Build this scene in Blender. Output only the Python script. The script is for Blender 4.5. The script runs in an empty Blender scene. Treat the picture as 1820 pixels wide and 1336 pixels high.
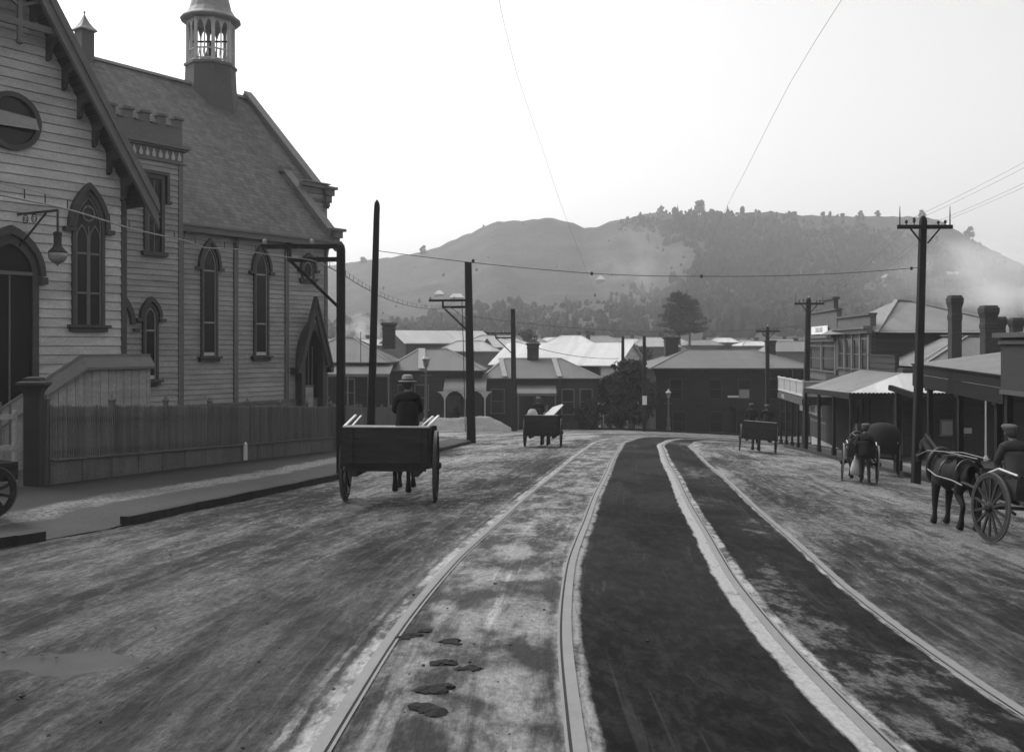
import bpy, bmesh, math, random
import numpy as np
from mathutils import Vector, Matrix, noise as mnoise
random.seed(7); RNG = np.random.RandomState(5)
C = bpy.context.scene.collection
R = math.radians
# ------------------------------------------------------------------ camera, sky, sun, exposure
FPX, CX, HY = 1700.0, 910.0, 615.0          # focal length, principal point (in pixels of an 1820 px wide plate)
sc = bpy.context.scene
cam = bpy.data.cameras.new("camera"); camo = bpy.data.objects.new("camera", cam); C.objects.link(camo)
camo.location = (0, 0, 0); camo.rotation_euler = (R(90), 0, 0)
cam.sensor_width = 36; cam.lens = FPX*36/1820; cam.shift_y = -53/1820
cam.clip_start = .1; cam.clip_end = 6000
sc.camera = camo
SUN_EL, SUN_AZ = 52, -56                      # azimuth from +Y towards +X
w = bpy.data.worlds.new("World"); sc.world = w; w.use_nodes = True
nt = w.node_tree; nt.nodes.clear()
sk = nt.nodes.new("ShaderNodeTexSky"); sk.sky_type = 'NISHITA'; sk.sun_disc = False
sk.sun_elevation = R(SUN_EL); sk.sun_rotation = R(SUN_AZ); sk.air_density = 1.6; sk.dust_density = 5; sk.ozone_density = 1
bw = nt.nodes.new("ShaderNodeRGBToBW"); bg = nt.nodes.new("ShaderNodeBackground"); ow = nt.nodes.new("ShaderNodeOutputWorld")
nt.links.new(sk.outputs[0], bw.inputs[0]); nt.links.new(bw.outputs[0], bg.inputs[0]); nt.links.new(bg.outputs[0], ow.inputs[0])
bg.inputs[1].default_value = .15
sl = bpy.data.lights.new("sun", 'SUN'); slo = bpy.data.objects.new("sun", sl); C.objects.link(slo)
sl.energy = .6; sl.angle = R(18); sl.color = (1, 1, 1)
slo.rotation_euler = (R(90-SUN_EL), 0, R(180-SUN_AZ))
slo.location = (30, -10, 60)
sc.view_settings.view_transform = 'Standard'; sc.view_settings.look = 'None'; sc.view_settings.gamma = 1
sc.view_settings.exposure = 0.80
sc.cycles.use_denoising = True
sc.cycles.max_bounces = 6; sc.cycles.diffuse_bounces = 3; sc.cycles.glossy_bounces = 2; sc.cycles.transmission_bounces = 3
sc.cycles.transparent_max_bounces = 8; sc.cycles.volume_bounces = 1

# ------------------------------------------------------------------ materials (a black-and-white photograph: every colour is a grey)
MATS = {}
def mat(name, v, rough=.8, var=.18, scale=2.0, stretch=(1,1,1), bump=0.0, island=0.0, spec=.3, fine=0.0, metal=0):
    if name in MATS: return MATS[name]
    m = bpy.data.materials.new(name); m.use_nodes = True; t = m.node_tree; L = t.links
    b = t.nodes["Principled BSDF"]
    b.inputs["Roughness"].default_value = rough; b.inputs["Specular IOR Level"].default_value = spec; b.inputs["Metallic"].default_value = metal
    tc = t.nodes.new("ShaderNodeTexCoord"); mp = t.nodes.new("ShaderNodeMapping"); mp.inputs["Scale"].default_value = stretch
    L.new(tc.outputs["Object"], mp.inputs[0])
    n = t.nodes.new("ShaderNodeTexNoise"); n.inputs["Scale"].default_value = scale; n.inputs["Detail"].default_value = 6; n.inputs["Roughness"].default_value = .65
    L.new(mp.outputs[0], n.inputs["Vector"])
    mr = t.nodes.new("ShaderNodeMapRange"); mr.inputs[1].default_value = .25; mr.inputs[2].default_value = .75
    mr.inputs[3].default_value = v*(1-var); mr.inputs[4].default_value = v*(1+var); L.new(n.outputs[0], mr.inputs[0])
    out = mr.outputs[0]
    if island:
        g = t.nodes.new("ShaderNodeNewGeometry"); r2 = t.nodes.new("ShaderNodeMapRange")
        r2.inputs[3].default_value = 1-island; r2.inputs[4].default_value = 1+island
        L.new(g.outputs["Random Per Island"], r2.inputs[0])
        mu = t.nodes.new("ShaderNodeMath"); mu.operation = 'MULTIPLY'; L.new(out, mu.inputs[0]); L.new(r2.outputs[0], mu.inputs[1]); out = mu.outputs[0]
    if fine:
        n2 = t.nodes.new("ShaderNodeTexNoise"); n2.inputs["Scale"].default_value = scale*14; n2.inputs["Detail"].default_value = 3
        L.new(tc.outputs["Object"], n2.inputs["Vector"])
        r3 = t.nodes.new("ShaderNodeMapRange"); r3.inputs[1].default_value = .3; r3.inputs[2].default_value = .7
        r3.inputs[3].default_value = 1-fine; r3.inputs[4].default_value = 1+fine; L.new(n2.outputs[0], r3.inputs[0])
        mu = t.nodes.new("ShaderNodeMath"); mu.operation = 'MULTIPLY'; L.new(out, mu.inputs[0]); L.new(r3.outputs[0], mu.inputs[1]); out = mu.outputs[0]
    cb = t.nodes.new("ShaderNodeCombineColor")
    for i in range(3): L.new(out, cb.inputs[i])
    L.new(cb.outputs[0], b.inputs["Base Color"])
    if bump:
        bp = t.nodes.new("ShaderNodeBump"); bp.inputs["Strength"].default_value = bump; bp.inputs["Distance"].default_value = .03
        L.new(n.outputs[0], bp.inputs["Height"]); L.new(bp.outputs[0], b.inputs["Normal"])
    MATS[name] = m; return m
def corr(name, v, rough=.5, freq=13.0, var=.15, axis=0, spec=.4):
    """corrugated iron: ridges along one uv axis, rust and dirt on top"""
    if name in MATS: return MATS[name]
    m = mat(name, v, rough, var, .7, (1,1,1), 0, 0, spec, .12); t = m.node_tree; L = t.links
    b = t.nodes["Principled BSDF"]
    uv = t.nodes.new("ShaderNodeUVMap"); sx = t.nodes.new("ShaderNodeSeparateXYZ"); L.new(uv.outputs[0], sx.inputs[0])
    ml = t.nodes.new("ShaderNodeMath"); ml.operation = 'MULTIPLY'; ml.inputs[1].default_value = freq*6.283/1.0
    L.new(sx.outputs[axis], ml.inputs[0])
    sn = t.nodes.new("ShaderNodeMath"); sn.operation = 'SINE'; L.new(ml.outputs[0], sn.inputs[0])
    dv = t.nodes.new("ShaderNodeMath"); dv.operation = 'DIVIDE'; dv.inputs[1].default_value = .66; L.new(sx.outputs[axis], dv.inputs[0])
    fl_ = t.nodes.new("ShaderNodeMath"); fl_.operation = 'FLOOR'; L.new(dv.outputs[0], fl_.inputs[0])
    wn = t.nodes.new("ShaderNodeTexWhiteNoise"); wn.noise_dimensions = '1D'; L.new(fl_.outputs[0], wn.inputs["W"])
    mr = t.nodes.new("ShaderNodeMapRange"); mr.inputs[3].default_value = .88; mr.inputs[4].default_value = 1.08; L.new(wn.outputs[0], mr.inputs[0])
    m2 = t.nodes.new("ShaderNodeMath"); m2.operation = 'MULTIPLY_ADD'; m2.inputs[1].default_value = .10; L.new(sn.outputs[0], m2.inputs[0]); L.new(mr.outputs[0], m2.inputs[2])
    old = b.inputs["Base Color"].links[0].from_socket; mx = t.nodes.new("ShaderNodeMix"); mx.data_type = 'RGBA'; mx.blend_type = 'MULTIPLY'; mx.inputs[0].default_value = 1
    L.new(old, mx.inputs[6]); L.new(m2.outputs[0], mx.inputs[7]); L.new(mx.outputs[2], b.inputs["Base Color"])
    bp = t.nodes.new("ShaderNodeBump"); bp.inputs["Strength"].default_value = .6; bp.inputs["Distance"].default_value = .02
    L.new(sn.outputs[0], bp.inputs["Height"]); L.new(bp.outputs[0], b.inputs["Normal"])
    return m
M = dict(
 board_pale = mat("painted_weatherboard_pale", .44, .75, .26, .9, (1,1,3), 0, .11, .25, .12),
 board_grey = mat("painted_weatherboard_grey", .28, .75, .26, .9, (1,1,3), 0, .11, .25, .12),
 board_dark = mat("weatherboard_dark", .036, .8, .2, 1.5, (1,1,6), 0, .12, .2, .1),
 board_mid = mat("weatherboard_mid", .10, .8, .2, 1.5, (1,1,6), 0, .12, .2, .1),
 trim = mat("dark_trim_paint", .06, .65, .2, 3, (1,1,1), 0, .05, .3, .1),
 trim_mid = mat("mid_trim_paint", .125, .65, .15, 3, (1,1,1), 0, .05, .3, .1),
 trim_pale = mat("pale_trim_paint", .42, .6, .15, 3, (1,1,1), 0, .05, .3, .1),
 white = mat("white_paint", .72, .6, .1, 3, (1,1,1), 0, 0, .3, .08),
 shingle = mat("slate_roof", .085, .75, .14, .8, (1,1,1), 0, 0, .3, .14),
 belfry_roof = mat("belfry_metal_roof", .22, .6, .15, 2, (1,1,1), 0, 0, .3, .1),
 glass = mat("dark_window_glass", .012, .12, .3, 2, (1,1,1), 0, 0, .22),
 blind = mat("window_blind", .3, .8, .15, 3),
 pole = mat("tarred_pole_timber", .015, .8, .3, 4, (3,3,.3), .3, 0, .2, .2),
 iron = mat("wrought_iron", .03, .6, .2, 6, (1,1,1), 0, 0, .3),
 wire = mat("wire", .03, .6, .1, 6),
 cable = mat("wrapped_cable", .26, .6, .2, 8),
 fence = mat("fence_paint", .10, .8, .25, 1.3, (2,2,.5), 0, .22, .2, .15),
 fence_base = mat("fence_plinth", .105, .85, .3, 1.6, (2,2,.6), .2, .12, .2, .2),
 post_dark = mat("dark_gate_post", .035, .8, .2, 4, (1,1,1), 0, 0, .2),
 kerb = mat("kerb_timber", .022, .8, .3, 3, (1,1,1), .3, 0, .25, .2),
 stone = mat("bluestone", .13, .85, .25, 1.5, (1,1,1), .4, 0, .2, .2),
 concrete = mat("foundation_concrete", .17, .85, .2, 1.2, (1,1,1), .2, 0, .2, .15),
 brick = mat("chimney_brick", .045, .9, .3, 3, (1,1,4), .3, 0, .15, .3),
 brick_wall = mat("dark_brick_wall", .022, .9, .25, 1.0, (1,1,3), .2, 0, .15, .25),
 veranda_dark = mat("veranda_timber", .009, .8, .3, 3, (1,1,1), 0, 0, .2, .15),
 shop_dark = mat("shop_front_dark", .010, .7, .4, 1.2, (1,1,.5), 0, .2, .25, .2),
 steel = mat("polished_rail_steel", .15, .45, .15, 3, (1,1,1), 0, 0, .5, .1),
 groove = mat("rail_groove_dirt", .025, .9, .2, 6),
 gravel = mat("gravel_heap", .22, .95, .25, 6, (1,1,1), .6, 0, .15, .45),
 dung = mat("dung", .010, .9, .3, 9, (1,1,1), .5),
 hill = mat("hill_bush", .044, .95, .45, .035, (1,1,1), 0, 0, .1, .5),
 forest = mat("forest_foliage", .019, .95, .35, .05, (1,1,1), 0, .35, .1),
 leaf = mat("tree_leaves", .028, .8, .3, 1, (1,1,1), 0, .5, .2),
 bark = mat("bark", .05, .9, .3, 5, (1,1,.3), .4),
 coat = mat("dark_wool_coat", .016, .9, .25, 6, (1,1,1), .1, 0, .1, .15),
 trousers = mat("grey_trousers", .035, .9, .25, 6, (1,1,1), .1, 0, .1, .15),
 skin = mat("skin", .12, .6, .12, 8),
 felt = mat("felt_hat_grey", .16, .85, .2, 8),
 cap = mat("tweed_cap", .075, .9, .25, 12),
 hair = mat("hair", .03, .7, .2, 9),
 horse = mat("horse_bay_coat", .018, .7, .35, 3, (1,1,1), 0, 0, .15, .1),
 horse_dark = mat("horse_mane", .016, .7, .3, 5),
 leather = mat("harness_leather", .02, .45, .2, 6, (1,1,1), 0, 0, .4),
 harness_pale = mat("harness_rope", .20, .7, .2, 6),
 cart = mat("cart_timber", .024, .75, .5, 2.2, (1,1,4), .15, 0, .25, .2),
 cart_edge = mat("highlit_cart_rail", .55, .45, .2, 4, (1,1,1), 0, 0, .4),  # pale colour stands in for highlights along the cart edges
 tyre = mat("iron_tyre", .075, .4, .25, 6, (1,1,1), 0, 0, .4),
 sack = mat("sacking", .36, .9, .2, 6, (1,1,1), .2, 0, .1, .1),
 plank = mat("fresh_planks", .48, .7, .15, 2, (6,1,6), 0, .15, .2, .08),
 hood = mat("carriage_hood", .012, .95, .2, 3),
 iron_roof = corr("corrugated_iron_grey", .16, .55),
 iron_roof_dark = corr("corrugated_iron_dark", .095, .6),
 iron_roof_white = corr("corrugated_iron_whitewashed", .50, .5, var=.08),
 iron_roof_pale = corr("corrugated_iron_pale", .30, .5),
 flash = mat("roof_flashing", .21, .5, .15, 2),
 ridge_white = mat("white_roof_plain", .78, .55, .1, 1.0),
 highlit_tyre = mat('highlit_tyre', .2, .5, .3, 6),  # rim highlight put into a paler tyre colour
 trim_line = mat('pale_sash_paint', .26, .6, .15, 3),
 paint_panel = mat("balcony_panel_paint", .30, .6, .15, 2),
)
def slate(name, v, rotz):
    m = bpy.data.materials.new(name); m.use_nodes = True; t = m.node_tree; b = t.nodes["Principled BSDF"]; L = t.links
    tc = t.nodes.new("ShaderNodeTexCoord"); mp = t.nodes.new("ShaderNodeMapping"); mp.inputs["Rotation"].default_value = (0, 0, rotz); L.new(tc.outputs["Object"], mp.inputs[0])
    sx = t.nodes.new("ShaderNodeSeparateXYZ"); L.new(mp.outputs[0], sx.inputs[0]); cb = t.nodes.new("ShaderNodeCombineXYZ"); L.new(sx.outputs[0], cb.inputs[0]); L.new(sx.outputs[2], cb.inputs[1])
    br = t.nodes.new("ShaderNodeTexBrick"); L.new(cb.outputs[0], br.inputs["Vector"]); br.inputs["Scale"].default_value = 1; br.inputs["Brick Width"].default_value = .30; br.inputs["Row Height"].default_value = .17; br.inputs["Mortar Size"].default_value = .008; br.inputs["Bias"].default_value = 0
    for k, f in (("Color1", .8), ("Color2", 1.18), ("Mortar", .55)): br.inputs[k].default_value = (v*f, v*f, v*f, 1)
    n = t.nodes.new("ShaderNodeTexNoise"); n.inputs["Scale"].default_value = .55; n.inputs["Detail"].default_value = 6; n.inputs["Roughness"].default_value = .7; L.new(tc.outputs["Object"], n.inputs["Vector"])
    st = t.nodes.new("ShaderNodeTexNoise"); st.inputs["Scale"].default_value = 1.0; mq = t.nodes.new("ShaderNodeMapping"); mq.inputs["Scale"].default_value = (3.5, .25, 1); L.new(cb.outputs[0], mq.inputs[0]); L.new(mq.outputs[0], st.inputs["Vector"]); st.inputs["Detail"].default_value = 5
    ad = t.nodes.new("ShaderNodeMath"); ad.operation = 'ADD'; L.new(n.outputs[0], ad.inputs[0]); L.new(st.outputs[0], ad.inputs[1])
    mr = t.nodes.new("ShaderNodeMapRange"); L.new(ad.outputs[0], mr.inputs[0]); mr.inputs[1].default_value = .7; mr.inputs[2].default_value = 1.3; mr.inputs[3].default_value = .78; mr.inputs[4].default_value = 1.25
    mx = t.nodes.new("ShaderNodeMix"); mx.data_type = 'RGBA'; mx.blend_type = 'MULTIPLY'; mx.inputs[0].default_value = 1; L.new(br.outputs[0], mx.inputs[6]); L.new(mr.outputs[0], mx.inputs[7]); L.new(mx.outputs[2], b.inputs["Base Color"])
    b.inputs["Roughness"].default_value = .8; b.inputs["Specular IOR Level"].default_value = .15
    bp = t.nodes.new("ShaderNodeBump"); bp.inputs["Strength"].default_value = .5; bp.inputs["Distance"].default_value = .02; L.new(br.outputs[1], bp.inputs["Height"]); bp.invert = True; L.new(bp.outputs[0], b.inputs["Normal"]); return m
M['slate'] = slate("slate_roof_courses", .10, R(-54.3))
# ------------------------------------------------------------------ mesh helpers
class MB:
    def __init__(s): s.v = []; s.f = []; s.uv = []; s.mi = []
    def add(s, vs, fs, uvs=None, mi=0):
        o = len(s.v); s.v.extend([tuple(p) for p in vs])
        for k, f in enumerate(fs):
            s.f.append(tuple(i+o for i in f)); s.mi.append(mi)
            s.uv.append(uvs[k] if uvs else None)
        return s
    def quad(s, a, b, c, d, uv=None, mi=0): return s.add([a,b,c,d], [(0,1,2,3)], [uv] if uv else None, mi)
    def hexa(s, p, mi=0):   # 8 points: bottom loop 0-3, top loop 4-7
        return s.add(p, [(3,2,1,0),(4,5,6,7),(0,1,5,4),(1,2,6,5),(2,3,7,6),(3,0,4,7)], None, mi)
    def box(s, c, dx, dy, dz, rot=None, mi=0):
        c = Vector(c); pts = []
        for z in (-1,1):
            for x, y in ((-1,-1),(1,-1),(1,1),(-1,1)):
                q = Vector((x*dx/2, y*dy/2, z*dz/2))
                if rot is not None: q = rot @ q
                pts.append(c+q)
        return s.hexa(pts, mi)
    def bar(s, a, b, wx, wy=None, up=(0,0,1), mi=0):   # rectangular bar from a to b
        a = Vector(a); b = Vector(b); d = (b-a).normalized(); wy = wy or wx
        u = Vector(up)
        if abs(d.dot(u)) > .95: u = Vector((0,1,0))
        x = d.cross(u).normalized(); y = x.cross(d).normalized()
        p = []
        for e in (a, b):
            for i, j in ((-1,-1),(1,-1),(1,1),(-1,1)): p.append(e + x*i*wx/2 + y*j*wy/2)
        return s.hexa(p, mi)
    def tube(s, pts, r, n=6, cap=True, mi=0):
        pts = [Vector(p) for p in pts]; rs = r if isinstance(r, (list, tuple)) else [r]*len(pts)
        vs = []; prevx = None
        for i, p in enumerate(pts):
            d = (pts[min(i+1, len(pts)-1)] - pts[max(i-1, 0)]).normalized()
            if prevx is None:
                u = Vector((0,0,1)) if abs(d.z) < .9 else Vector((1,0,0)); x = d.cross(u).normalized()
            else:
                x = (prevx - d*prevx.dot(d)).normalized()
            prevx = x; y = d.cross(x).normalized()
            for k in range(n):
                a = 2*math.pi*k/n; vs.append(p + (x*math.cos(a)+y*math.sin(a))*rs[i])
        fs = []
        for i in range(len(pts)-1):
            for k in range(n):
                k2 = (k+1) % n; fs.append((i*n+k, i*n+k2, (i+1)*n+k2, (i+1)*n+k))
        if cap: fs.append(tuple(range(n))[::-1]); fs.append(tuple(range((len(pts)-1)*n, len(pts)*n)))
        return s.add(vs, fs, None, mi)
    def lathe(s, c, prof, n=16, a0=0.0, mi=0, mtx=None):
        c = Vector(c); vs = []; fs = []
        for r, z in prof:
            for k in range(n):
                a = a0 + 2*math.pi*k/n; q = Vector((r*math.cos(a), r*math.sin(a), z))
                if mtx is not None: q = mtx @ q
                vs.append(c+q)
        for i in range(len(prof)-1):
            for k in range(n):
                k2 = (k+1) % n; fs.append((i*n+k, i*n+k2, (i+1)*n+k2, (i+1)*n+k))
        fs.append(tuple(range(n))[::-1]); fs.append(tuple(range((len(prof)-1)*n, len(prof)*n)))
        return s.add(vs, fs, None, mi)
    def prism(s, poly, ext, mi=0):   # planar polygon of 3-D points extruded along ext
        n = len(poly); e = Vector(ext); P = [Vector(p) for p in poly]
        fs = [tuple(range(n))[::-1], tuple(range(n, 2*n))] + [(i, (i+1) % n, n+(i+1) % n, n+i) for i in range(n)]
        return s.add(P+[p+e for p in P], fs, None, mi)
    def strip(s, A, B, close=False, mi=0):
        n = len(A); fs = [(i, i+1, n+i+1, n+i) for i in range(n-1)]
        return s.add(list(A)+list(B), fs, None, mi)
    def build(s, name, mats, parent=None, world=True, smooth=False, link=True):
        me = bpy.data.meshes.new(name)
        o = bpy.data.objects.new(name, me)
        off = Vector((0,0,0))
        if parent is not None:
            o.parent = parent
            if world:
                q = parent
                while q is not None: off += q.location; q = q.parent
        me.from_pydata([(v[0]-off.x, v[1]-off.y, v[2]-off.z) for v in s.v], [], s.f)
        for m_ in (mats if isinstance(mats, (list, tuple)) else [mats]): me.materials.append(m_)
        if any(s.mi): me.polygons.foreach_set("material_index", s.mi)
        if any(u is not None for u in s.uv):
            ul = me.uv_layers.new(name="UVMap"); k = 0
            for f, u in zip(s.f, s.uv):
                for j in range(len(f)):
                    if u is not None: ul.data[k].uv = u[j]
                    k += 1
        if smooth: me.polygons.foreach_set("use_smooth", [True]*len(me.polygons))
        me.update()
        if link: C.objects.link(o)
        return o
def thing(name, label, cat, loc=(0,0,0), group=None, kind=None):
    o = bpy.data.objects.new(name, None); o.empty_display_size = .2; C.objects.link(o); o.location = loc
    tag(o, label, cat, group, kind); return o
def tag(o, label=None, cat=None, group=None, kind=None):
    if label: o["label"] = label
    if cat: o["category"] = cat
    if group: o["group"] = group
    if kind: o["kind"] = kind
    return o
def copy_tree(o, parent=None):
    c = o.copy(); C.objects.link(c); c.parent = parent
    for ch in o.children: copy_tree(ch, c)
    return c
class Fr:
    """a wall frame: s along the wall, d out of it, z up (z absolute)"""
    def __init__(s, ox, oy, u, n): s.o = Vector((ox, oy, 0)); s.u = Vector((u[0], u[1], 0)).normalized(); s.n = Vector((n[0], n[1], 0)).normalized()
    def __call__(s, a, d, z): return s.o + s.u*a + s.n*d + Vector((0,0,z))
    def box(s, mb, a0, a1, d0, d1, z0, z1, mi=0):
        mb.hexa([s(a0,d0,z0), s(a1,d0,z0), s(a1,d1,z0), s(a0,d1,z0), s(a0,d0,z1), s(a1,d0,z1), s(a1,d1,z1), s(a0,d1,z1)], mi)
def P(px, py, Y): return Vector(((px-CX)/FPX*Y, Y, -(py-HY)/FPX*Y))
def PX(px, Y): return (px-CX)/FPX*Y
def PZ(py, Y): return -(py-HY)/FPX*Y
def boards(mb, F, iv, z0, z1, pitch, d=0.0, mi=0):
    z = z0
    while z < z1-.02:
        zt = min(z+pitch, z1)
        lo = iv(z+.001); hi = iv(zt-.001)
        if lo and hi:
            a, b = lo; a2, b2 = hi
            zt -= .020
            mb.add([F(a,d+.042,z), F(b,d+.042,z), F(b2,d+.008,zt), F(a2,d+.008,zt)], [(0,1,2,3)], None, mi)
            mb.add([F(a,d-.002,z), F(b,d-.002,z), F(b,d+.042,z), F(a,d+.042,z)], [(0,1,2,3)], None, mi)
        z += pitch
def arch(sc_, hw, z0, zs, za, n=7):
    """pointed-arch outline (s,z) from the left foot over the apex to the right foot"""
    h = za-zs; r = (hw*hw+h*h)/(2*hw); pts = [(sc_-hw, z0)]
    a_end = math.asin(min(1, h/r))
    for i in range(n+1):
        a = a_end*i/n; pts.append((sc_-hw + r - r*math.cos(a), zs + r*math.sin(a)))
    right = [(2*sc_-x, z) for x, z in pts[:-1]][::-1]
    return pts+right
def ring(mb, F, outer, inner, d0, d1, mi=0):
    n = len(outer)
    A = [F(x,d1,z) for x, z in outer]; B = [F(x,d1,z) for x, z in inner]
    A0 = [F(x,d0,z) for x, z in outer]; B0 = [F(x,d0,z) for x, z in inner]
    mb.strip(B, A, mi=mi); mb.strip(A, A0, mi=mi); mb.strip(B0, B, mi=mi)
    for k in (0, n-1): mb.quad(A0[k], A[k], B[k], B0[k], mi=mi)
def fill(mb, F, outline, d, mi=0): mb.add([F(x,d,z) for x, z in outline], [tuple(range(len(outline)))], None, mi)
# ------------------------------------------------------------------ ground shape
_DN = np.array([-400, 0, 78, 90, 110, 140, 180, 230, 300, 380, 3000.])
_DV = np.array([1.95, 1.95, 6.825, 7.5, 8.0, 7.2, 5.6, 2.5, -3, -6, -6.])
KL = np.array([(-9.0,4),(-7.6,10),(-6.1,15.1),(-4.5,24.5),(-3.5,35),(-2.05,48.3)])
def kerbL(Y): return np.interp(Y, KL[:,1], KL[:,0])
def kerbR(Y): return 14.3 + (np.asarray(Y, float)-30.7)*.108
MC = [(1.28,-6),(1.30,0),(1.33,3),(1.38,6),(1.47,8.5),(1.70,11.5),(1.95,13.7),(2.24,16),(2.85,21),(3.75,27.7),(4.75,35.5),(5.95,44),(6.8,50),(7.7,54),(8.8,58.3),(10.6,62),(13.3,65.4),(17,68),(24,70),(40,72),(70,74)]
def catmull(P_, step=.25):
    P_ = [np.array(p, float) for p in P_]; out = []
    for i in range(len(P_)-1):
        p0 = P_[max(i-1,0)]; p1 = P_[i]; p2 = P_[i+1]; p3 = P_[min(i+2, len(P_)-1)]
        L = np.linalg.norm(p2-p1); n = max(2, int(L/step))
        for k in range(n):
            t = k/n; out.append(.5*((2*p1)+(-p0+p2)*t+(2*p0-5*p1+4*p2-p3)*t*t+(-p0+3*p1-3*p2+p3)*t**3))
    out.append(P_[-1]); return np.array(out)
MCV = catmull(MC)
_d = np.gradient(MCV, axis=0); MT = _d/np.linalg.norm(_d, axis=1)[:,None]; MN = np.stack([MT[:,1], -MT[:,0]], 1)   # right-hand normal
MS = np.concatenate([[0], np.cumsum(np.linalg.norm(np.diff(MCV, axis=0), axis=1))])
def mx_at(Y): return np.interp(np.clip(Y, -6, 60), MCV[:,1], MCV[:,0])
def off(X, Y):
    X = np.asarray(X, float); Y = np.asarray(Y, float)
    m = mx_at(Y); kl = kerbL(Y); kr = kerbR(Y)
    a = np.interp(Y, [0, 10, 20, 30, 46, 60], [.40, .36, .26, .18, .14, .2])
    l = X-m; lk = kl-m; rk = kr-m
    v = np.where(l < -1, np.interp(np.clip((l+1)/np.minimum(lk+1, -.5), 0, 3), [0, 1, 1.8, 3], [0, -.05, -.30, -.45]),
        np.where(l < 2.44, a*np.clip((l+1)/3.44, 0, 1), a + (.72-a)*np.clip((l-2.44)/np.maximum(rk-2.44, .5), 0, 1)))
    return v
def depth(X, Y):
    f = np.interp(Y, [-50, 70, 100], [1, 1, 0])
    return np.interp(Y, _DN, _DV) + off(X, Y)*f
def gz(X, Y): return float(-depth(X, Y))
def grid(name, xs, ys, zfun, mats, uvfun=None, smooth=True, parent=None):
    XX, YY = np.meshgrid(xs, ys); ZZ = zfun(XX, YY); nx, ny = len(xs), len(ys)
    V = np.stack([XX.ravel(), YY.ravel(), ZZ.ravel()], 1)
    ii, jj = np.meshgrid(np.arange(nx-1), np.arange(ny-1)); a = (jj*nx+ii).ravel()
    F = np.stack([a, a+1, a+nx+1, a+nx], 1)
    return npmesh(name, V, F, mats, uvfun, smooth, parent)
def npmesh(name, V, F, mats, uvfun=None, smooth=True, parent=None):
    me = bpy.data.meshes.new(name); me.from_pydata(V.tolist(), [], F.tolist())
    for m_ in (mats if isinstance(mats, (list, tuple)) else [mats]): me.materials.append(m_)
    if uvfun is not None:
        UV = uvfun(V); ul = me.uv_layers.new(name="UVMap")
        li = np.zeros(len(me.loops), dtype=np.int32); me.loops.foreach_get("vertex_index", li)
        ul.data.foreach_set("uv", UV[li].astype(np.float32).ravel())
    if smooth: me.polygons.foreach_set("use_smooth", [True]*len(me.polygons))
    me.update(); o = bpy.data.objects.new(name, me); C.objects.link(o)
    if parent: o.parent = parent
    return o
def track_uv(V):
    """(lateral distance from the tram-line centre, distance along it) for every vertex"""
    X = V[:, :2]; out = np.zeros((len(V), 2))
    for k in range(0, len(V), 4000):
        q = X[k:k+4000]; D = ((q[:,None,:]-MCV[None,::2,:])**2).sum(2); j = D.argmin(1)*2
        j = np.clip(j, 0, len(MCV)-1); dv = q-MCV[j]
        out[k:k+4000,0] = (dv*MN[j]).sum(1); out[k:k+4000,1] = MS[j]+(dv*MT[j]).sum(1)
    return out
# ------------------------------------------------------------------ road material (mud, dust and tar laid along the tram lines)
class NG:
    def __init__(s, m): s.t = m.node_tree; s.L = s.t.links
    def val(s, i, x):
        if isinstance(x, (int, float)): i.default_value = x
        else: s.L.new(x, i)
    def m(s, op, a, b=0.0, c=None, clamp=False):
        n = s.t.nodes.new("ShaderNodeMath"); n.operation = op; n.use_clamp = clamp
        s.val(n.inputs[0], a); s.val(n.inputs[1], b)
        if c is not None: s.val(n.inputs[2], c)
        return n.outputs[0]
    def ss(s, x, lo, hi, o0=0.0, o1=1.0):
        n = s.t.nodes.new("ShaderNodeMapRange"); n.interpolation_type = 'SMOOTHSTEP'
        s.val(n.inputs[0], x); n.inputs[1].default_value = lo; n.inputs[2].default_value = hi; n.inputs[3].default_value = o0; n.inputs[4].default_value = o1
        return n.outputs[0]
    def mix(s, f, a, b):
        n = s.t.nodes.new("ShaderNodeMix"); n.data_type = 'FLOAT'; n.clamp_factor = True
        s.val(n.inputs[0], f); s.val(n.inputs[2], a); s.val(n.inputs[3], b); return n.outputs[0]
    def noise(s, vec, scale, sx, sy, detail=4, rough=.6, offs=0.0, dist=0.0):
        mp = s.t.nodes.new("ShaderNodeMapping"); mp.inputs["Scale"].default_value = (sx, sy, 1); mp.inputs["Location"].default_value = (offs, offs*.7, 0)
        s.L.new(vec, mp.inputs[0])
        n = s.t.nodes.new("ShaderNodeTexNoise"); n.inputs["Scale"].default_value = scale; n.inputs["Detail"].default_value = detail
        n.inputs["Roughness"].default_value = rough; n.inputs["Distortion"].default_value = dist
        s.L.new(mp.outputs[0], n.inputs["Vector"]); return n.outputs[0]
    def grey(s, x):
        n = s.t.nodes.new("ShaderNodeCombineColor")
        for i in range(3): s.L.new(x, n.inputs[i])
        return n.outputs[0]
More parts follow.
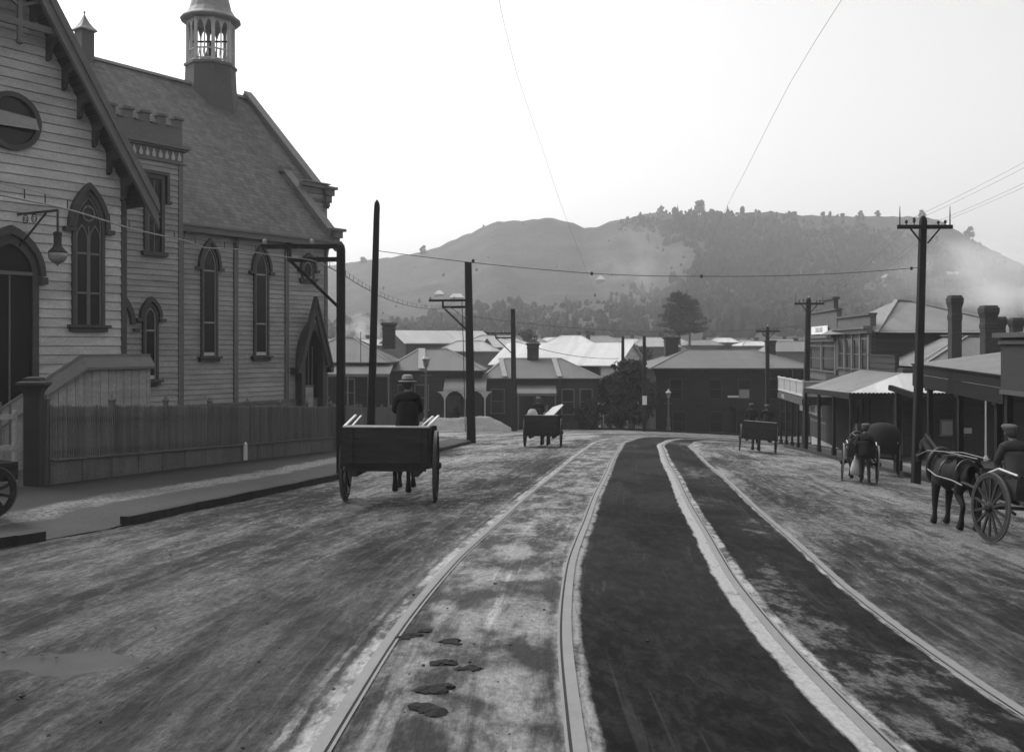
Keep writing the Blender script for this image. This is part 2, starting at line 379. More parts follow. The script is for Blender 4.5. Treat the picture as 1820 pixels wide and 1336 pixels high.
def road_material():
    m = bpy.data.materials.new("muddy_tramway_road"); m.use_nodes = True; g = NG(m); t = m.node_tree
    b = t.nodes["Principled BSDF"]
    uv = t.nodes.new("ShaderNodeUVMap"); vec = uv.outputs[0]; sp = t.nodes.new("ShaderNodeSeparateXYZ"); t.links.new(vec, sp.inputs[0])
    u, v = sp.outputs[0], sp.outputs[1]
    e1 = g.m('SUBTRACT', g.noise(vec, 2.2, .5, .35, 5, .7), .5); e2 = g.m('SUBTRACT', g.noise(vec, .5, 1, .4, 2, .5, 5), .5); e3 = g.m('SUBTRACT', g.noise(vec, 9, .6, .16, 4, .7, 3), .5)
    us = g.m('ADD', u, g.m('ADD', g.m('MULTIPLY', e1, .07), g.m('ADD', g.m('MULTIPLY', e2, .05), g.m('MULTIPLY', e3, .14))))
    st = g.noise(vec, 2.6, 1, .10, 6, .7, 1, .8)          # long wheel streaks
    st2 = g.noise(vec, 11, 1, .04, 4, .6, 2, .2)
    pat = g.noise(vec, .42, 1, .35, 4, .6, 7, .4)          # broad patches
    blot = g.noise(vec, 1.5, 1, .5, 5, .65, 11, .3)
    fine = g.noise(vec, 22, 1, .5, 5, .75, 13)
    clod = g.noise(vec, 5, 1, .33, 7, .74, 17)
    rut = g.noise(vec, 5, 1, .022, 4, .6, 23, .3)
    lump = g.noise(vec, 7, 1, .40, 7, .78, 29, .4)
    # churned mud outside the tracks
    k = g.m('ADD', g.m('ADD', g.m('MULTIPLY', st, .36), g.m('MULTIPLY', pat, .40)), g.m('ADD', g.m('MULTIPLY', clod, .38), g.m('MULTIPLY', blot, .16)))
    mud = g.mix(g.ss(k, .56, .76), .012, .125)
    mud = g.mix(g.m('MULTIPLY', g.ss(g.m('ADD', g.m('MULTIPLY', lump, .6), g.m('MULTIPLY', pat, .4)), .56, .64), .7), mud, .21)
    mud = g.m('MULTIPLY', mud, g.ss(fine, .32, .68, .45, 1.6))
    mud = g.m('MULTIPLY', mud, g.ss(lump, .60, .68, 1.0, .35))                       # dark clots
    mud = g.m('MULTIPLY', mud, g.ss(rut, .60, .64, 1.0, 1.5)); mud = g.m('MULTIPLY', mud, g.ss(rut, .36, .42, .6, 1.0))   # cart ruts, pale ridge and dark hollow
    mud = g.m('MULTIPLY', mud, g.ss(v, 12, 26, .72, 1.0))     # near end darkened: lens vignette painted into the mud colour
    far = g.ss(v, 18, 56)                                    # paler towards the bend: sky reflection painted into the colour
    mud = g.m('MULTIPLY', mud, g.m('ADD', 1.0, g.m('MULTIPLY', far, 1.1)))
    laneL = g.m('MULTIPLY', g.ss(us, -4.6, -3.6), g.ss(us, -2.9, -2.5, 1, 0))
    laneR = g.m('MULTIPLY', g.ss(us, 2.7, 3.0), g.ss(us, 4.2, 5.2, 1, 0))
    lane = g.m('MULTIPLY', g.m('MAXIMUM', laneL, laneR), g.ss(st, .35, .6, 1.0, .55))
    mud = g.m('MULTIPLY', mud, g.m('SUBTRACT', 1.0, g.m('MULTIPLY', lane, .62))); mud = g.m('ADD', mud, g.m('MULTIPLY', lane, g.m('MULTIPLY', g.ss(st2, .56, .66), .045)))
    palestreak = g.m('MULTIPLY', g.m('MULTIPLY', g.ss(us, 4.2, 6), g.ss(us, 8.5, 10.5, 1, 0)), g.ss(g.m('ADD', g.m('MULTIPLY', st, .6), g.m('MULTIPLY', clod, .4)), .46, .66))
    mud = g.mix(g.m('MULTIPLY', palestreak, .75), mud, .15)
    dg = g.m('MULTIPLY', g.ss(us, 9.2, 10.4), .7); mud = g.mix(dg, mud, .02)
    # tar between the two lines, mottled dust inside each line
    tar = g.m('MULTIPLY', .011, g.ss(g.m('ADD', g.m('MULTIPLY', blot, .5), g.m('MULTIPLY', fine, .5)), .3, .7, .65, 1.5))
    sct = g.m('MULTIPLY', g.ss(st2, .60, .70), .014); tar = g.m('ADD', tar, g.m('MULTIPLY', sct, g.ss(pat, .45, .6))); tar = g.m('MULTIPLY', tar, g.ss(lump, .42, .62, .8, 1.7)); tar = g.m('ADD', tar, g.m('MULTIPLY', g.ss(rut, .61, .64), .012))
    inl = g.mix(g.ss(g.m('ADD', g.m('MULTIPLY', blot, .6), g.m('ADD', g.m('MULTIPLY', st, .3), g.m('MULTIPLY', clod, .12))), .45, .60), .026, .21)
    inl = g.m('MULTIPLY', inl, g.ss(fine, .28, .72, .65, 1.4)); inl = g.m('MULTIPLY', inl, g.ss(lump, .62, .70, 1.0, .4)); inl = g.m('MULTIPLY', inl, g.ss(rut, .58, .63, 1.0, 1.5))
    pr = g.ss(g.m('ADD', g.m('MULTIPLY', pat, .55), g.m('MULTIPLY', g.noise(vec, 2.2, 1, .6, 8, .80, 19, .15), .45)), .535, .60)
    inr = g.mix(g.m('MULTIPLY', pr, g.ss(fine, .30, .62, .25, .95)), tar, .13)
    inL = g.m('MULTIPLY', g.ss(us, -2.46, -2.42), g.ss(us, -1.02, -.98, 1, 0))
    mid = g.m('MULTIPLY', g.ss(us, -1.02, -.86), g.ss(us, .96, 1.0, 1, 0))
    inR = g.m('MULTIPLY', g.ss(us, .98, 1.02), g.ss(us, 2.38, 2.46, 1, 0))
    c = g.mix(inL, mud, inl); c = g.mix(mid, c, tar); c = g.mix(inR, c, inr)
    def band(x0, x1, soft, vv, cut):
        nonlocal c
        f = g.m('MULTIPLY', g.ss(us, x0-soft, x0), g.ss(us, x1, x1+soft, 1, 0))
        f = g.m('MULTIPLY', f, g.ss(g.m('ADD', g.m('MULTIPLY', blot, .35), g.m('ADD', g.m('MULTIPLY', lump, .35), g.m('MULTIPLY', clod, .3))), cut-.06, cut+.06, .16, 1))
        c = g.mix(f, c, g.m('MULTIPLY', vv, g.ss(fine, .25, .75, .8, 1.2)))
    band(-2.58, -2.42, .06, .34, .49); band(-2.72, -2.69, .025, .26, .55); band(-1.04, -.90, .07, .27, .46); band(.80, .94, .05, .30, .42); band(.99, 1.14, .06, .34, .50); band(2.38, 2.50, .05, .32, .49)
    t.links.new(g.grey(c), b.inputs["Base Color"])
    b.inputs["Roughness"].default_value = .75; b.inputs["Specular IOR Level"].default_value = .22
    wf = g.m('MULTIPLY', g.ss(g.m('ADD', g.m('MULTIPLY', lump, .5), g.m('ADD', g.m('MULTIPLY', clod, .3), g.m('MULTIPLY', pat, .2))), .50, .58), g.m('MULTIPLY', g.ss(v, 12, 24), g.m('SUBTRACT', 1.0, g.m('MAXIMUM', mid, inR))))
    wet = g.mix(wf, g.ss(pat, .35, .6, .85, .62), .22); t.links.new(wet, b.inputs["Roughness"])
    drk = g.m('MAXIMUM', mid, inR); t.links.new(g.mix(drk, g.mix(wf, .20, .55), .03), b.inputs["Specular IOR Level"])
    bp = t.nodes.new("ShaderNodeBump"); bp.inputs["Strength"].default_value = .9; bp.inputs["Distance"].default_value = .07
    h = g.m('ADD', g.m('MULTIPLY', clod, .6), g.m('ADD', g.m('MULTIPLY', rut, .5), g.m('ADD', g.m('MULTIPLY', lump, .35), g.m('MULTIPLY', fine, .3))))
    h = g.m('MULTIPLY', h, g.m('SUBTRACT', 1.0, g.m('MULTIPLY', g.m('MAXIMUM', mid, g.m('MULTIPLY', inR, .7)), .8)))
    t.links.new(h, bp.inputs["Height"]); t.links.new(bp.outputs[0], b.inputs["Normal"])
    return m
def path_material():
    m = bpy.data.materials.new("footpath_asphalt_and_grit"); m.use_nodes = True; g = NG(m); t = m.node_tree; b = t.nodes["Principled BSDF"]
    uv = t.nodes.new("ShaderNodeUVMap"); vec = uv.outputs[0]; sp = t.nodes.new("ShaderNodeSeparateXYZ"); t.links.new(vec, sp.inputs[0]); u = sp.outputs[0]
    us = g.m('ADD', u, g.m('MULTIPLY', g.m('SUBTRACT', g.noise(vec, 1.6, 1, .5, 4), .5), .8))
    fine = g.noise(vec, 14, 1, .7, 4, .7); pat = g.noise(vec, .5, 1, .4, 4)
    grit = g.m('MULTIPLY', g.ss(us, 1.05, 1.3), g.ss(us, 1.7, 2.0, 1, 0))
    grit = g.m('MULTIPLY', grit, g.m('MULTIPLY', g.ss(fine, .38, .58), g.ss(pat, .35, .5, .35, 1)))
    base = g.mix(g.ss(us, 1.6, 2.1, 1, 0), .016, .042)
    base = g.m('MULTIPLY', base, g.ss(g.m('ADD', g.m('MULTIPLY', pat, .5), g.m('MULTIPLY', fine, .5)), .3, .7, .7, 1.4))
    c = g.mix(grit, base, .19)
    t.links.new(g.grey(c), b.inputs["Base Color"]); b.inputs["Roughness"].default_value = .8; b.inputs["Specular IOR Level"].default_value = .2
    bp = t.nodes.new("ShaderNodeBump"); bp.inputs["Strength"].default_value = .4; bp.inputs["Distance"].default_value = .02
    t.links.new(fine, bp.inputs["Height"]); t.links.new(bp.outputs[0], b.inputs["Normal"])
    return m
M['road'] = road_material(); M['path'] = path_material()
M['earth'] = mat("bare_earth", .10, .95, .35, .35, (1,1,1), .3, 0, .1, .3)
# ------------------------------------------------------------------ ground sheet and road
def ground():
    xs = np.concatenate([[-1350,-900,-600,-400,-260,-180,-130,-100,-80,-62,-50], np.arange(-42, 42, 1.5), [44,52,64,80,100,130,180,260,400,600,900,1350]])
    ys = np.concatenate([[-60,-40,-20,-10], np.arange(-5, 110, 1.5), np.arange(112, 300, 8), [310,340,380,450,600,800,1200]])
    o = grid("ground", xs, ys, lambda X, Y: -depth(X, Y)-.06, M['earth']); tag(o, kind="structure")
ground()
PUD = (0, 7.0)
for _ in range(30): PUD = (0, float(depth(PX(125, PUD[1]), PUD[1])*FPX/(1172-HY)))
PUD = (PX(125, PUD[1]), PUD[1])
def road():
    ys = np.concatenate([np.arange(3.6, 13, .07), np.arange(13, 30, .15), np.arange(30, 80.3, .35)])
    ts = np.linspace(0, 1, 260)
    def hfun(X, Y):
        return -depth(X, Y)
    V = []; 
    for y in ys:
        a = float(kerbL(min(y, 48.3))); bb = float(kerbR(y))
        # beyond the corners the junction opens to both sides
        a -= np.interp(y, [48.3, 50, 52, 54], [0, 1.2, 6, 34]); bb += np.interp(y, [63, 65, 67, 69], [0, 2.0, 10, 40])
        if y < 15.1: a -= 0.0
        xx = a+(bb-a)*ts
        V.append(np.stack([xx, np.full_like(xx, y)], 1))
    V = np.concatenate(V); z = -depth(V[:,0], V[:,1])
    n = RNG.rand(len(V)); UV = track_uv(V)
    bump = np.array([mnoise.noise((q[0]*2.2, q[1]*.5, 0))*.016+mnoise.noise((q[0]*5, q[1]*2.5, 3))*.012+abs(mnoise.noise((q[0]*9, q[1]*6, 7)))*.012-max(0, mnoise.noise((q[0]*3.1+mnoise.noise((0, q[1]*.15, 2)), q[1]*.03, 11))-.25)*.05 for q in UV])
    bump *= np.where(np.abs(UV[:,0]) < 2.9, .12, 1)
    pf = np.clip(1.45-np.sqrt(((V[:,0]-PUD[0])/.62)**2+((V[:,1]-PUD[1])/.30)**2), 0, 1); bump = bump*(1-.55*pf)-.040*pf
    V3 = np.concatenate([V, (z+bump)[:,None]], 1); nx = len(ts); ny = len(ys)
    ii, jj = np.meshgrid(np.arange(nx-1), np.arange(ny-1)); a = (jj*nx+ii).ravel(); F = np.stack([a, a+1, a+nx+1, a+nx], 1)
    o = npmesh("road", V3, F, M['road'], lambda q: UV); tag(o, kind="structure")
road()
# rails: polished head, groove and guard lip, laid along the tram-line centre
def rail_line(offs):
    p = MCV+MN*offs; k = (p[:,1] > 2.2)
    return p[k], MN[k]
def tram_rail(offs, label):
    p, n = rail_line(offs); o = thing("tram_rail", label, "tram rail", (float(p[0][0]), float(p[0][1]), gz(*p[0])), "tram rails in the street")
    def strip(a, b, dz):
        A = [Vector((q[0]+m_[0]*a, q[1]+m_[1]*a, gz(q[0], q[1])+dz)) for q, m_ in zip(p, n)]
        B = [Vector((q[0]+m_[0]*b, q[1]+m_[1]*b, gz(q[0], q[1])+dz)) for q, m_ in zip(p, n)]
        mb = MB(); mb.strip(A, B); return mb
    side = 1 if offs in (-2.44, 1.0) else -1
    a, b = sorted((-.06*side, .022*side)); strip(a, b, .012).build("rail_head", M['steel'], o, smooth=True)
    a, b = sorted((.022*side, .042*side)); strip(a, b, .007).build("groove", M['groove'], o)
    a, b = sorted((.042*side, .062*side)); strip(a, b, .011).build("guard_lip", M['steel'], o)
tram_rail(-2.44, "outermost tram rail on the church side of the street")
tram_rail(-1.0, "grooved tram rail between pale mottled mud and the dark tarred strip")
tram_rail(1.0, "tram rail with the broadest pale edge, right of the dark tarred strip")
tram_rail(2.44, "outermost tram rail on the side of the shop verandas")
# footpaths and kerbs
def footpath(name, edge, width, side, y0, y1, lift=.13):
    ys = np.arange(y0, y1, .4); ts = np.linspace(0, 1, 14); V = []; U = []
    for y in ys:
        for t in ts:
            x = edge(y)+side*width*t; lf = lift if side > 0 else lift-(lift+.01)*min(1, max(0, (1.35-abs(y-14.3))/.5))*max(0, 1-t/.35); V.append((x, y, gz(x, y)+lf+ (.01*mnoise.noise((x*2, y*2, 0))))); U.append((width*t, y))
    V = np.array(V); nx = len(ts); ny = len(ys); ii, jj = np.meshgrid(np.arange(nx-1), np.arange(ny-1)); a = (jj*nx+ii).ravel()
    U = np.array(U); o = npmesh(name, V, np.stack([a, a+1, a+nx+1, a+nx], 1), M['path'], lambda q: U); tag(o, kind="structure")
footpath("footpath", lambda y: float(kerbL(y))-.12, 6.5, -1, 2.0, 51)
footpath("footpath", lambda y: float(kerbR(y))+.12, 6.0, 1, 2.0, 64)
def kerb(label, pts, w_=.16, h=.15, mat_=None, side=-1):
    o = thing("kerb", label, "kerb", (pts[0][0], pts[0][1], gz(*pts[0])), None, "structure"); mb = MB(); pts = [np.array(p) for p in pts]
    rows = []
    for i, p in enumerate(pts):
        d = pts[min(i+1, len(pts)-1)]-pts[max(i-1, 0)]; d = d/np.linalg.norm(d); nn = np.array([d[1], -d[0]])*side
        z = gz(p[0], p[1]); j = random.uniform(-.012, .012)
        rows.append([Vector((p[0], p[1], z-.08)), Vector((p[0], p[1], z+h+j)), Vector((p[0]+nn[0]*w_, p[1]+nn[1]*w_, z+h+j)), Vector((p[0]+nn[0]*w_, p[1]+nn[1]*w_, z-.08))])
    for i in range(len(rows)-1):
        A = rows[i]; B = [A[j].lerp(rows[i+1][j], .985)+Vector((0,0,random.uniform(-.010,.010) if j in (1,2) else 0)) for j in range(4)]
        for k in range(3): mb.add([A[k], B[k], B[k+1], A[k+1]], [(0,1,2,3)])
        mb.add(A, [(0,1,2,3)]); mb.add(B, [(0,1,2,3)])
    mb.build("kerb_face", mat_ or M['kerb'], o)
kyl = np.arange(15.2, 48.4, 1.1)
kerb("dark timber kerb below the church footpath", [(float(kerbL(y)), float(y)) for y in kyl]+[(-2.5, 49.9), (-4.2, 51.2), (-8, 52.2), (-16, 52.8), (-30, 53)])
kerb("short dark kerb board on the near side of the footpath crossing", [(float(kerbL(y)), float(y)) for y in np.arange(4, 13.6, .5)])
kerb("kerb in front of the shop verandas", [(float(kerbR(y)), float(y)) for y in np.arange(4, 63, 1.5)]+[(18.6, 64.2), (21.5, 65.5), (27, 66.3), (40, 67)], side=1)
kerb("kerb across the end of the street below the cottages", [(x, 78.8-.02*x) for x in np.arange(-30, 40, 2.0)], mat_=M['kerb'])
# mud lumps and stones kicked up on the carriageway: uncountable litter, one object
def mud_lumps():
    bm = bmesh.new(); bmesh.ops.create_icosphere(bm, subdivisions=1, radius=1); iv = np.array([v.co[:] for v in bm.verts]); fc = np.array([[v.index for v in f.verts] for f in bm.faces]); bm.free(); VV = []; FF = []; o = 0
    for _ in range(2600):
        Y = 4.5+30*random.random()**2.0; X = random.uniform(float(kerbL(Y))+.2, float(kerbR(Y))-.5)
        if abs(X/Y) > .62: continue
        u = X-float(mx_at(Y))
        if -1.0 < u < 2.5 and random.random() < .93: continue
        if mnoise.noise((X*.8, Y*.35, 4))+random.uniform(-.3, .3) < .02: continue
        r = random.choice((.006, .007, .008, .010, .012, .018))*random.uniform(.7, 1.2)
        q = iv*[r*random.uniform(.8, 1.5), r*random.uniform(.8, 1.5), r*.6]*(1+RNG.uniform(-.3, .3, (len(iv), 1))); VV.append(q+[X, Y, gz(X, Y)+r*.25]); FF.append(fc+o); o += len(iv)
    ob = npmesh("mud_lumps", np.concatenate(VV), np.concatenate(FF), mat("mud_lump", .035, .9, .5, 3, (1,1,1), 0, .6), None, False); tag(ob, "scattered mud lumps and small stones on the carriageway", "mud", None, "stuff")
mud_lumps()
# ------------------------------------------------------------------ hills
RID = np.array([(-1600,470),(-600,455),(0,470),(560,474),(612,468),(640,463),(700,455),(745,448),(775,440),(800,428),(840,411),(870,396),(890,391),(930,390),(965,388),(1000,391),(1020,393),(1035,401),(1060,398),(1090,393),(1115,388),(1140,381),(1180,378),(1240,379),(1320,379),(1370,376),(1440,381),(1500,383),(1560,383),(1600,384),(1645,384),(1670,390),(1690,402),(1720,421),(1760,441),(1790,456),(1820,470),(1900,500),(2100,540),(2600,560),(3600,570)])
def hill_z(px, Y):
    rr = np.interp(px, RID[:,0], RID[:,1]); yr = 740+60*np.sin(px*.004)
    t = np.clip((Y-270)/(yr-270), 0, 1.0)
    prof = .30*t+.70*t**1.35
    # spurs and gullies run down the slope
    g = np.sin(px*.021+2.2*np.sin(px*.006)+t*1.4)*.5+np.sin(px*.053+t*2.1+1)*.25
    row = 606+(rr-606)*prof + g*15*np.sin(np.pi*t)**1.2*np.clip((700-rr)/300, .2, 1)
    z = (HY-row)/FPX*Y
    return np.where(Y > yr, (HY-rr)/FPX*yr-(Y-yr)*.32, z)
def hills():
    pxs = np.arange(-1500, 3500, 9.0); ys = np.concatenate([np.linspace(270, 830, 85), [860, 900, 960, 1040]])
    V = []
    for y in ys:
        z = hill_z(pxs, y)
        nz = np.array([mnoise.noise((px*.02, y*.03, 1))*2.2+mnoise.noise((px*.07, y*.08, 5))*.9 for px in pxs])*np.clip((y-280)/120, 0, 1)*np.clip((900-y)/100, 0, 1)*np.where(y > 700, .35, 1)
        V.append(np.stack([(pxs-CX)/FPX*y, np.full_like(pxs, y), z+nz], 1))
    V = np.concatenate(V); nx = len(pxs); ny = len(ys); ii, jj = np.meshgrid(np.arange(nx-1), np.arange(ny-1)); a = (jj*nx+ii).ravel()
    o = npmesh("hills", V, np.stack([a, a+1, a+nx+1, a+nx], 1), M['hill']); tag(o, kind="structure")
hills()
# bush on the hills: many tree-sized leafy lumps as one mass
def forest():
    ico = bmesh.new(); bmesh.ops.create_icosphere(ico, subdivisions=2, radius=1); iv = np.array([v.co[:] for v in ico.verts]); ifc = np.array([[v.index for v in f.verts] for f in ico.faces]); ico.free()
    VV = []; FF = []; o = 0; n = 0; tries = 0
    while n < 7500 and tries < 250000:
        tries += 1
        px = random.uniform(560, 1900); Y = random.uniform(290, 770)
        dens = .035
        rr = np.interp(px, RID[:,0], RID[:,1]); t = (Y-270)/(740-270)
        gx = min(1, max(0, (px-1150-150*mnoise.noise((Y*.01, 3, 1)))/140)); gt = min(1, max(0, (t-.03)/.15))
        dens = .006+(.95 if px < 1540 else .6)*gx*gt
        if px < 1180 and t < .35: dens = .45
        if 1100 < px < 1250 and t > .8: dens = .9
        clump = mnoise.noise((px*.012, Y*.012, 9))
        if t > .9 and mnoise.noise((px*.03, 4.4, 2)) < .02: continue
        if random.random() > dens*(.65+.9*clump): continue
        z = float(hill_z(np.array([px]), Y)[0]); r = random.uniform(.9, 2.3)*(1.15 if px > 1180 else .7)*random.uniform(.6, 1.25)*(.6 if t > .85 or gx < .2 and t > .35 else 1)
        sz = random.uniform(.9, 1.9)
        q = iv*(1+.28*np.sin(iv*random.uniform(4, 7)+random.random()*6).prod(1)[:,None]+RNG.uniform(-.16, .16, (len(iv), 1)))*[r, r, r*sz]
        if random.random() < .12: q[:,:2] *= np.clip(1.05-(q[:,2:]/(r*sz)+1)*.45, .08, 1); q[:,2] *= 1.5
        VV.append(q+[(px-CX)/FPX*Y, Y, z+r*sz*.55]); FF.append(ifc+o); o += len(iv); n += 1
    ob = npmesh("woodland", np.concatenate(VV), np.concatenate(FF), M['forest'], None, False)
    tag(ob, "dark bush and trees covering the hazy hillside", "woodland", None, "stuff")
forest()
# ------------------------------------------------------------------ haze
def haze():
    mb = MB(); mb.box((0, 560, 68), 2640, 1220, 190)
    m = bpy.data.materials.new("haze_air"); m.use_nodes = True; t = m.node_tree; t.nodes.remove(t.nodes["Principled BSDF"])
    pv = t.nodes.new("ShaderNodeVolumePrincipled"); pv.inputs["Color"].default_value = (1, 1, 1, 1); pv.inputs["Density"].default_value = HAZE_D
    pv.inputs["Anisotropy"].default_value = .3
    t.links.new(pv.outputs[0], t.nodes["Material Output"].inputs["Volume"])
    o = mb.build("haze", m); tag(o, "pale smoky haze filling the valley", "haze", None, "stuff")
HAZE_D = .0005
haze()

def smoke(label, px, row, Y, rx, ry, rz, dens, seed):
    c = P(px, row, Y); bm = bmesh.new(); bmesh.ops.create_icosphere(bm, subdivisions=3, radius=1); me = bpy.data.meshes.new("smoke"); bm.to_mesh(me); bm.free()
    o = bpy.data.objects.new("smoke", me); o.location = c; o.scale = (rx, ry, rz); C.objects.link(o)
    m = bpy.data.materials.new("chimney_smoke"); m.use_nodes = True; t = m.node_tree; t.nodes.remove(t.nodes["Principled BSDF"]); g = NG(m)
    tc = t.nodes.new("ShaderNodeTexCoord"); ln = t.nodes.new("ShaderNodeVectorMath"); ln.operation = 'LENGTH'; t.links.new(tc.outputs["Object"], ln.inputs[0])
    mp = t.nodes.new("ShaderNodeMapping"); mp.inputs["Location"].default_value = (seed, seed*2, 0); mp.inputs["Scale"].default_value = (1.3, 1.3, 1.3); t.links.new(tc.outputs["Object"], mp.inputs[0])
    n = t.nodes.new("ShaderNodeTexNoise"); n.inputs["Scale"].default_value = 1.6; n.inputs["Detail"].default_value = 4; t.links.new(mp.outputs[0], n.inputs["Vector"])
    f = g.m('MULTIPLY', g.ss(ln.outputs["Value"], .25, 1.0, 1, 0), g.ss(n.outputs[0], .38, .68)); f = g.m('MULTIPLY', f, dens)
    pv = t.nodes.new("ShaderNodeVolumePrincipled"); pv.inputs["Color"].default_value = (1, 1, 1, 1); pv.inputs["Anisotropy"].default_value = .2; t.links.new(f, pv.inputs["Density"])
    t.links.new(pv.outputs[0], t.nodes["Material Output"].inputs["Volume"]); me.materials.append(m); tag(o, label, "smoke", None, "stuff")
smoke("broad veil of chimney smoke drifting over the right end of the hill", 1765, 490, 300, 48, 30, 20, .035, 1)
smoke("dense smoke rising behind the brick chimneys at the right edge", 1815, 545, 230, 14, 12, 14, .09, 5)
smoke("thin smoke streak drifting across the bare slope left of the wood", 1130, 470, 330, 22, 20, 18, .016, 9)
smoke("white smoke puff rising behind the church corner", 640, 590, 200, 6, 5, 5, .22, 12)
sc.cycles.volume_step_rate = 3; sc.cycles.volume_max_steps = 64
# ------------------------------------------------------------------ the church
U_, N_ = (.583, .812), (.812, -.583)
church = thing("church", "large weatherboard church with open belfry, steep slate roof and pointed windows", "church", (-14, 36, -5))
def piece(name, mb, m, par=None, **k): return mb.build(name, m, par or church, **k)
FT = Fr(-11.74, 29.0, U_, N_)      # transept wall, s=0 at its right corner
FN = Fr(-13.10, 37.7, U_, N_)      # nave wall, s=0 beside the turret
FU = Fr(-12.10, 35.0, U_, N_)      # turret face, s=0 at its right edge
def lancet(F, s, hw, z0, zs, za, d=.035, frame=.10, hood=.14, lights=1, bars=(), sill=True, stops=True, dark='trim', name="window", blind=None):
    mb = MB(); o1 = arch(s, hw, z0, zs, za); o2 = arch(s, hw-frame, z0, zs, za-frame*1.7)
    ring(mb, F, o1, o2, d-.03, d+.09)
    wd = piece(name, mb, M[dark])
    g = MB(); fill(g, F, o2, d+.012); g.build("pane", M['glass'], wd)
    b = MB()
    iw = hw-frame
    ri = arch(s, iw, z0, zs, za-frame*1.7); rj = arch(s, iw-.045, z0, zs, za-frame*1.7-.08); ring(b, F, ri, rj, d+.014, d+.045)
    if lights == 2:
        F.box(b, s-.025, s+.025, d+.014, d+.05, z0, zs+.05)
        cy = zs+(za-zs)*.38; rr = iw*.52
        A = [F(s+math.cos(k*math.pi/8)*rr, d+.05, cy+math.sin(k*math.pi/8)*rr*1.15) for k in range(17)]; B_ = [F(s+math.cos(k*math.pi/8)*(rr-.05), d+.05, cy+math.sin(k*math.pi/8)*(rr-.05)*1.15) for k in range(17)]
        b.strip(A, B_)
        for sg in (-1, 1):
            c0 = s+sg*iw*.5; A = arch(c0, iw*.46, z0, zs-.35, zs+.1, 5); B2 = arch(c0, iw*.46-.04, z0, zs-.35, zs+.04, 5); ring(b, F, A, B2, d+.014, d+.04)
    for zz in bars: F.box(b, s-iw, s+iw, d+.014, d+.045, zz-.03, zz+.03)
    b.build("glazing_bar", M['trim_mid' if lights == 2 else 'trim_line'], wd)
    if blind:
        w2 = MB(); F.box(w2, s-iw+.05, s+iw-.05, d+.014, d+.03, z0+.03, z0+blind); w2.build("pale_sill_pane", M['trim_pale'], wd)
    h = MB(); oo = arch(s, hw+hood, zs-.05, zs, za+hood*1.6)[1:-1]; oi = arch(s, hw+.015, zs-.05, zs, za+.03)[1:-1]; ring(h, F, oo, oi, d, d+.16)
    if stops:
        for sg in (-1, 1): a0, a1 = sorted((s+sg*(hw-.01), s+sg*(hw+hood+.13))); F.box(h, a0, a1, d, d+.18, zs-.14, zs-.02)
    h.build("hood_mould", M[dark], wd)
    if sill:
        q = MB(); F.box(q, s-hw-.14, s+hw+.14, d-.02, d+.20, z0-.08, z0); F.box(q, s-hw-.07, s+hw+.07, d-.02, d+.12, z0-.20, z0-.081); q.build("sill", M[dark], wd)
    return wd
# --- transept: gabled front facing the street
TC, THW, TSL = -3.5, 3.5, 1.60        # centre, half width, roof slope
def t_roof(s): return 10.55-abs(s-TC)*TSL
def t_iv(z):
    k = (10.35-z)/TSL; h = min(THW, k)
    return None if h < .06 else (TC-h, TC+h)
mb = MB(); boards(mb, FT, t_iv, -2.6, 10.3, .262)
mb.prism([FT(TC-THW, -.01, -5), FT(TC+THW, -.01, -5), FT(TC+THW, -.01, 4.75), FT(TC, -.01, 10.3), FT(TC-THW, -.01, 4.75)], FT.n*-.2)
piece("wall", mb, M['board_pale'])["label"] = "pale boarded gable wall"
mb = MB()
for sg in (-1, 1):        # side walls back to the nave
    s0 = TC+sg*THW; a0, a1 = sorted((s0, s0-sg*.2)); FT.box(mb, a0, a1, -9.5, -.22, -5, 4.7)
piece("side_wall", mb, M['board_pale'])
mb = MB(); FT.box(mb, -.14, .035, -.02, .06, -4, 4.35); FT.box(mb, -7.035, -6.86, -.02, .06, -4, 4.35); FT.box(mb, -7.06, .06, -.02, .08, -2.95, -2.62); piece("corner_board", mb, M['trim'])
for sg in (-1, 1):        # roof slopes with deep overhang
    mb = MB()
    a = [(TC, 10.75), (TC+sg*(THW+.55), 10.75-(THW+.55)*TSL)]
    mb.prism([FT(a[0][0], .75, a[0][1]), FT(a[1][0], .75, a[1][1]), FT(a[1][0], .75, a[1][1]+.14), FT(a[0][0], .75, a[0][1]+.2)], FT.n*-14)
    piece("roof_slope", mb, M['slate'])
    mb = MB(); th = math.atan(TSL)
    for dd0, dd1, lo, hi in ((.751, .82, -.42, .06), (.821, .87, -.16, -.02), (.821, .855, -.40, -.30)):
        pts = []
        for (ss, zz) in ((TC, 10.93), (TC+sg*(THW+.62), 10.93-(THW+.62)*TSL)): pts.append((ss, zz))
        q = [FT(pts[0][0], dd0, pts[0][1]+lo*1.89), FT(pts[1][0], dd0, pts[1][1]+lo*1.89), FT(pts[1][0], dd0, pts[1][1]+hi*1.89), FT(pts[0][0], dd0, pts[0][1]+hi*1.89)]
        mb.prism(q, FT.n*(dd1-dd0))
    bg_ = piece("bargeboard", mb, M['trim_mid'])
    mb = MB()             # scrolled brackets carrying the overhang
    for k in range(7):
        s0 = TC+sg*(.62+k*.46); zr = 10.55-abs(s0-TC)*TSL-.12
        out = [(0, 0), (.70, .10), (.70, -.10), (.5, -.2), (.30, -.24), (.20, -.42), (.16, -.62), (0, -.66)]
        mb.prism([FT(s0-.05, .03+x, zr+z) for x, z in out], FT.u*.10)
    mb.build("bracket", M['trim'], bg_)
mb = MB()                 # tie beam, king post and spandrel in the gable head
FT.box(mb, TC-1.08, TC+1.08, .56, .68, 8.62, 8.80); FT.box(mb, TC-.06, TC+.06, .57, .67, 8.30, 10.4)
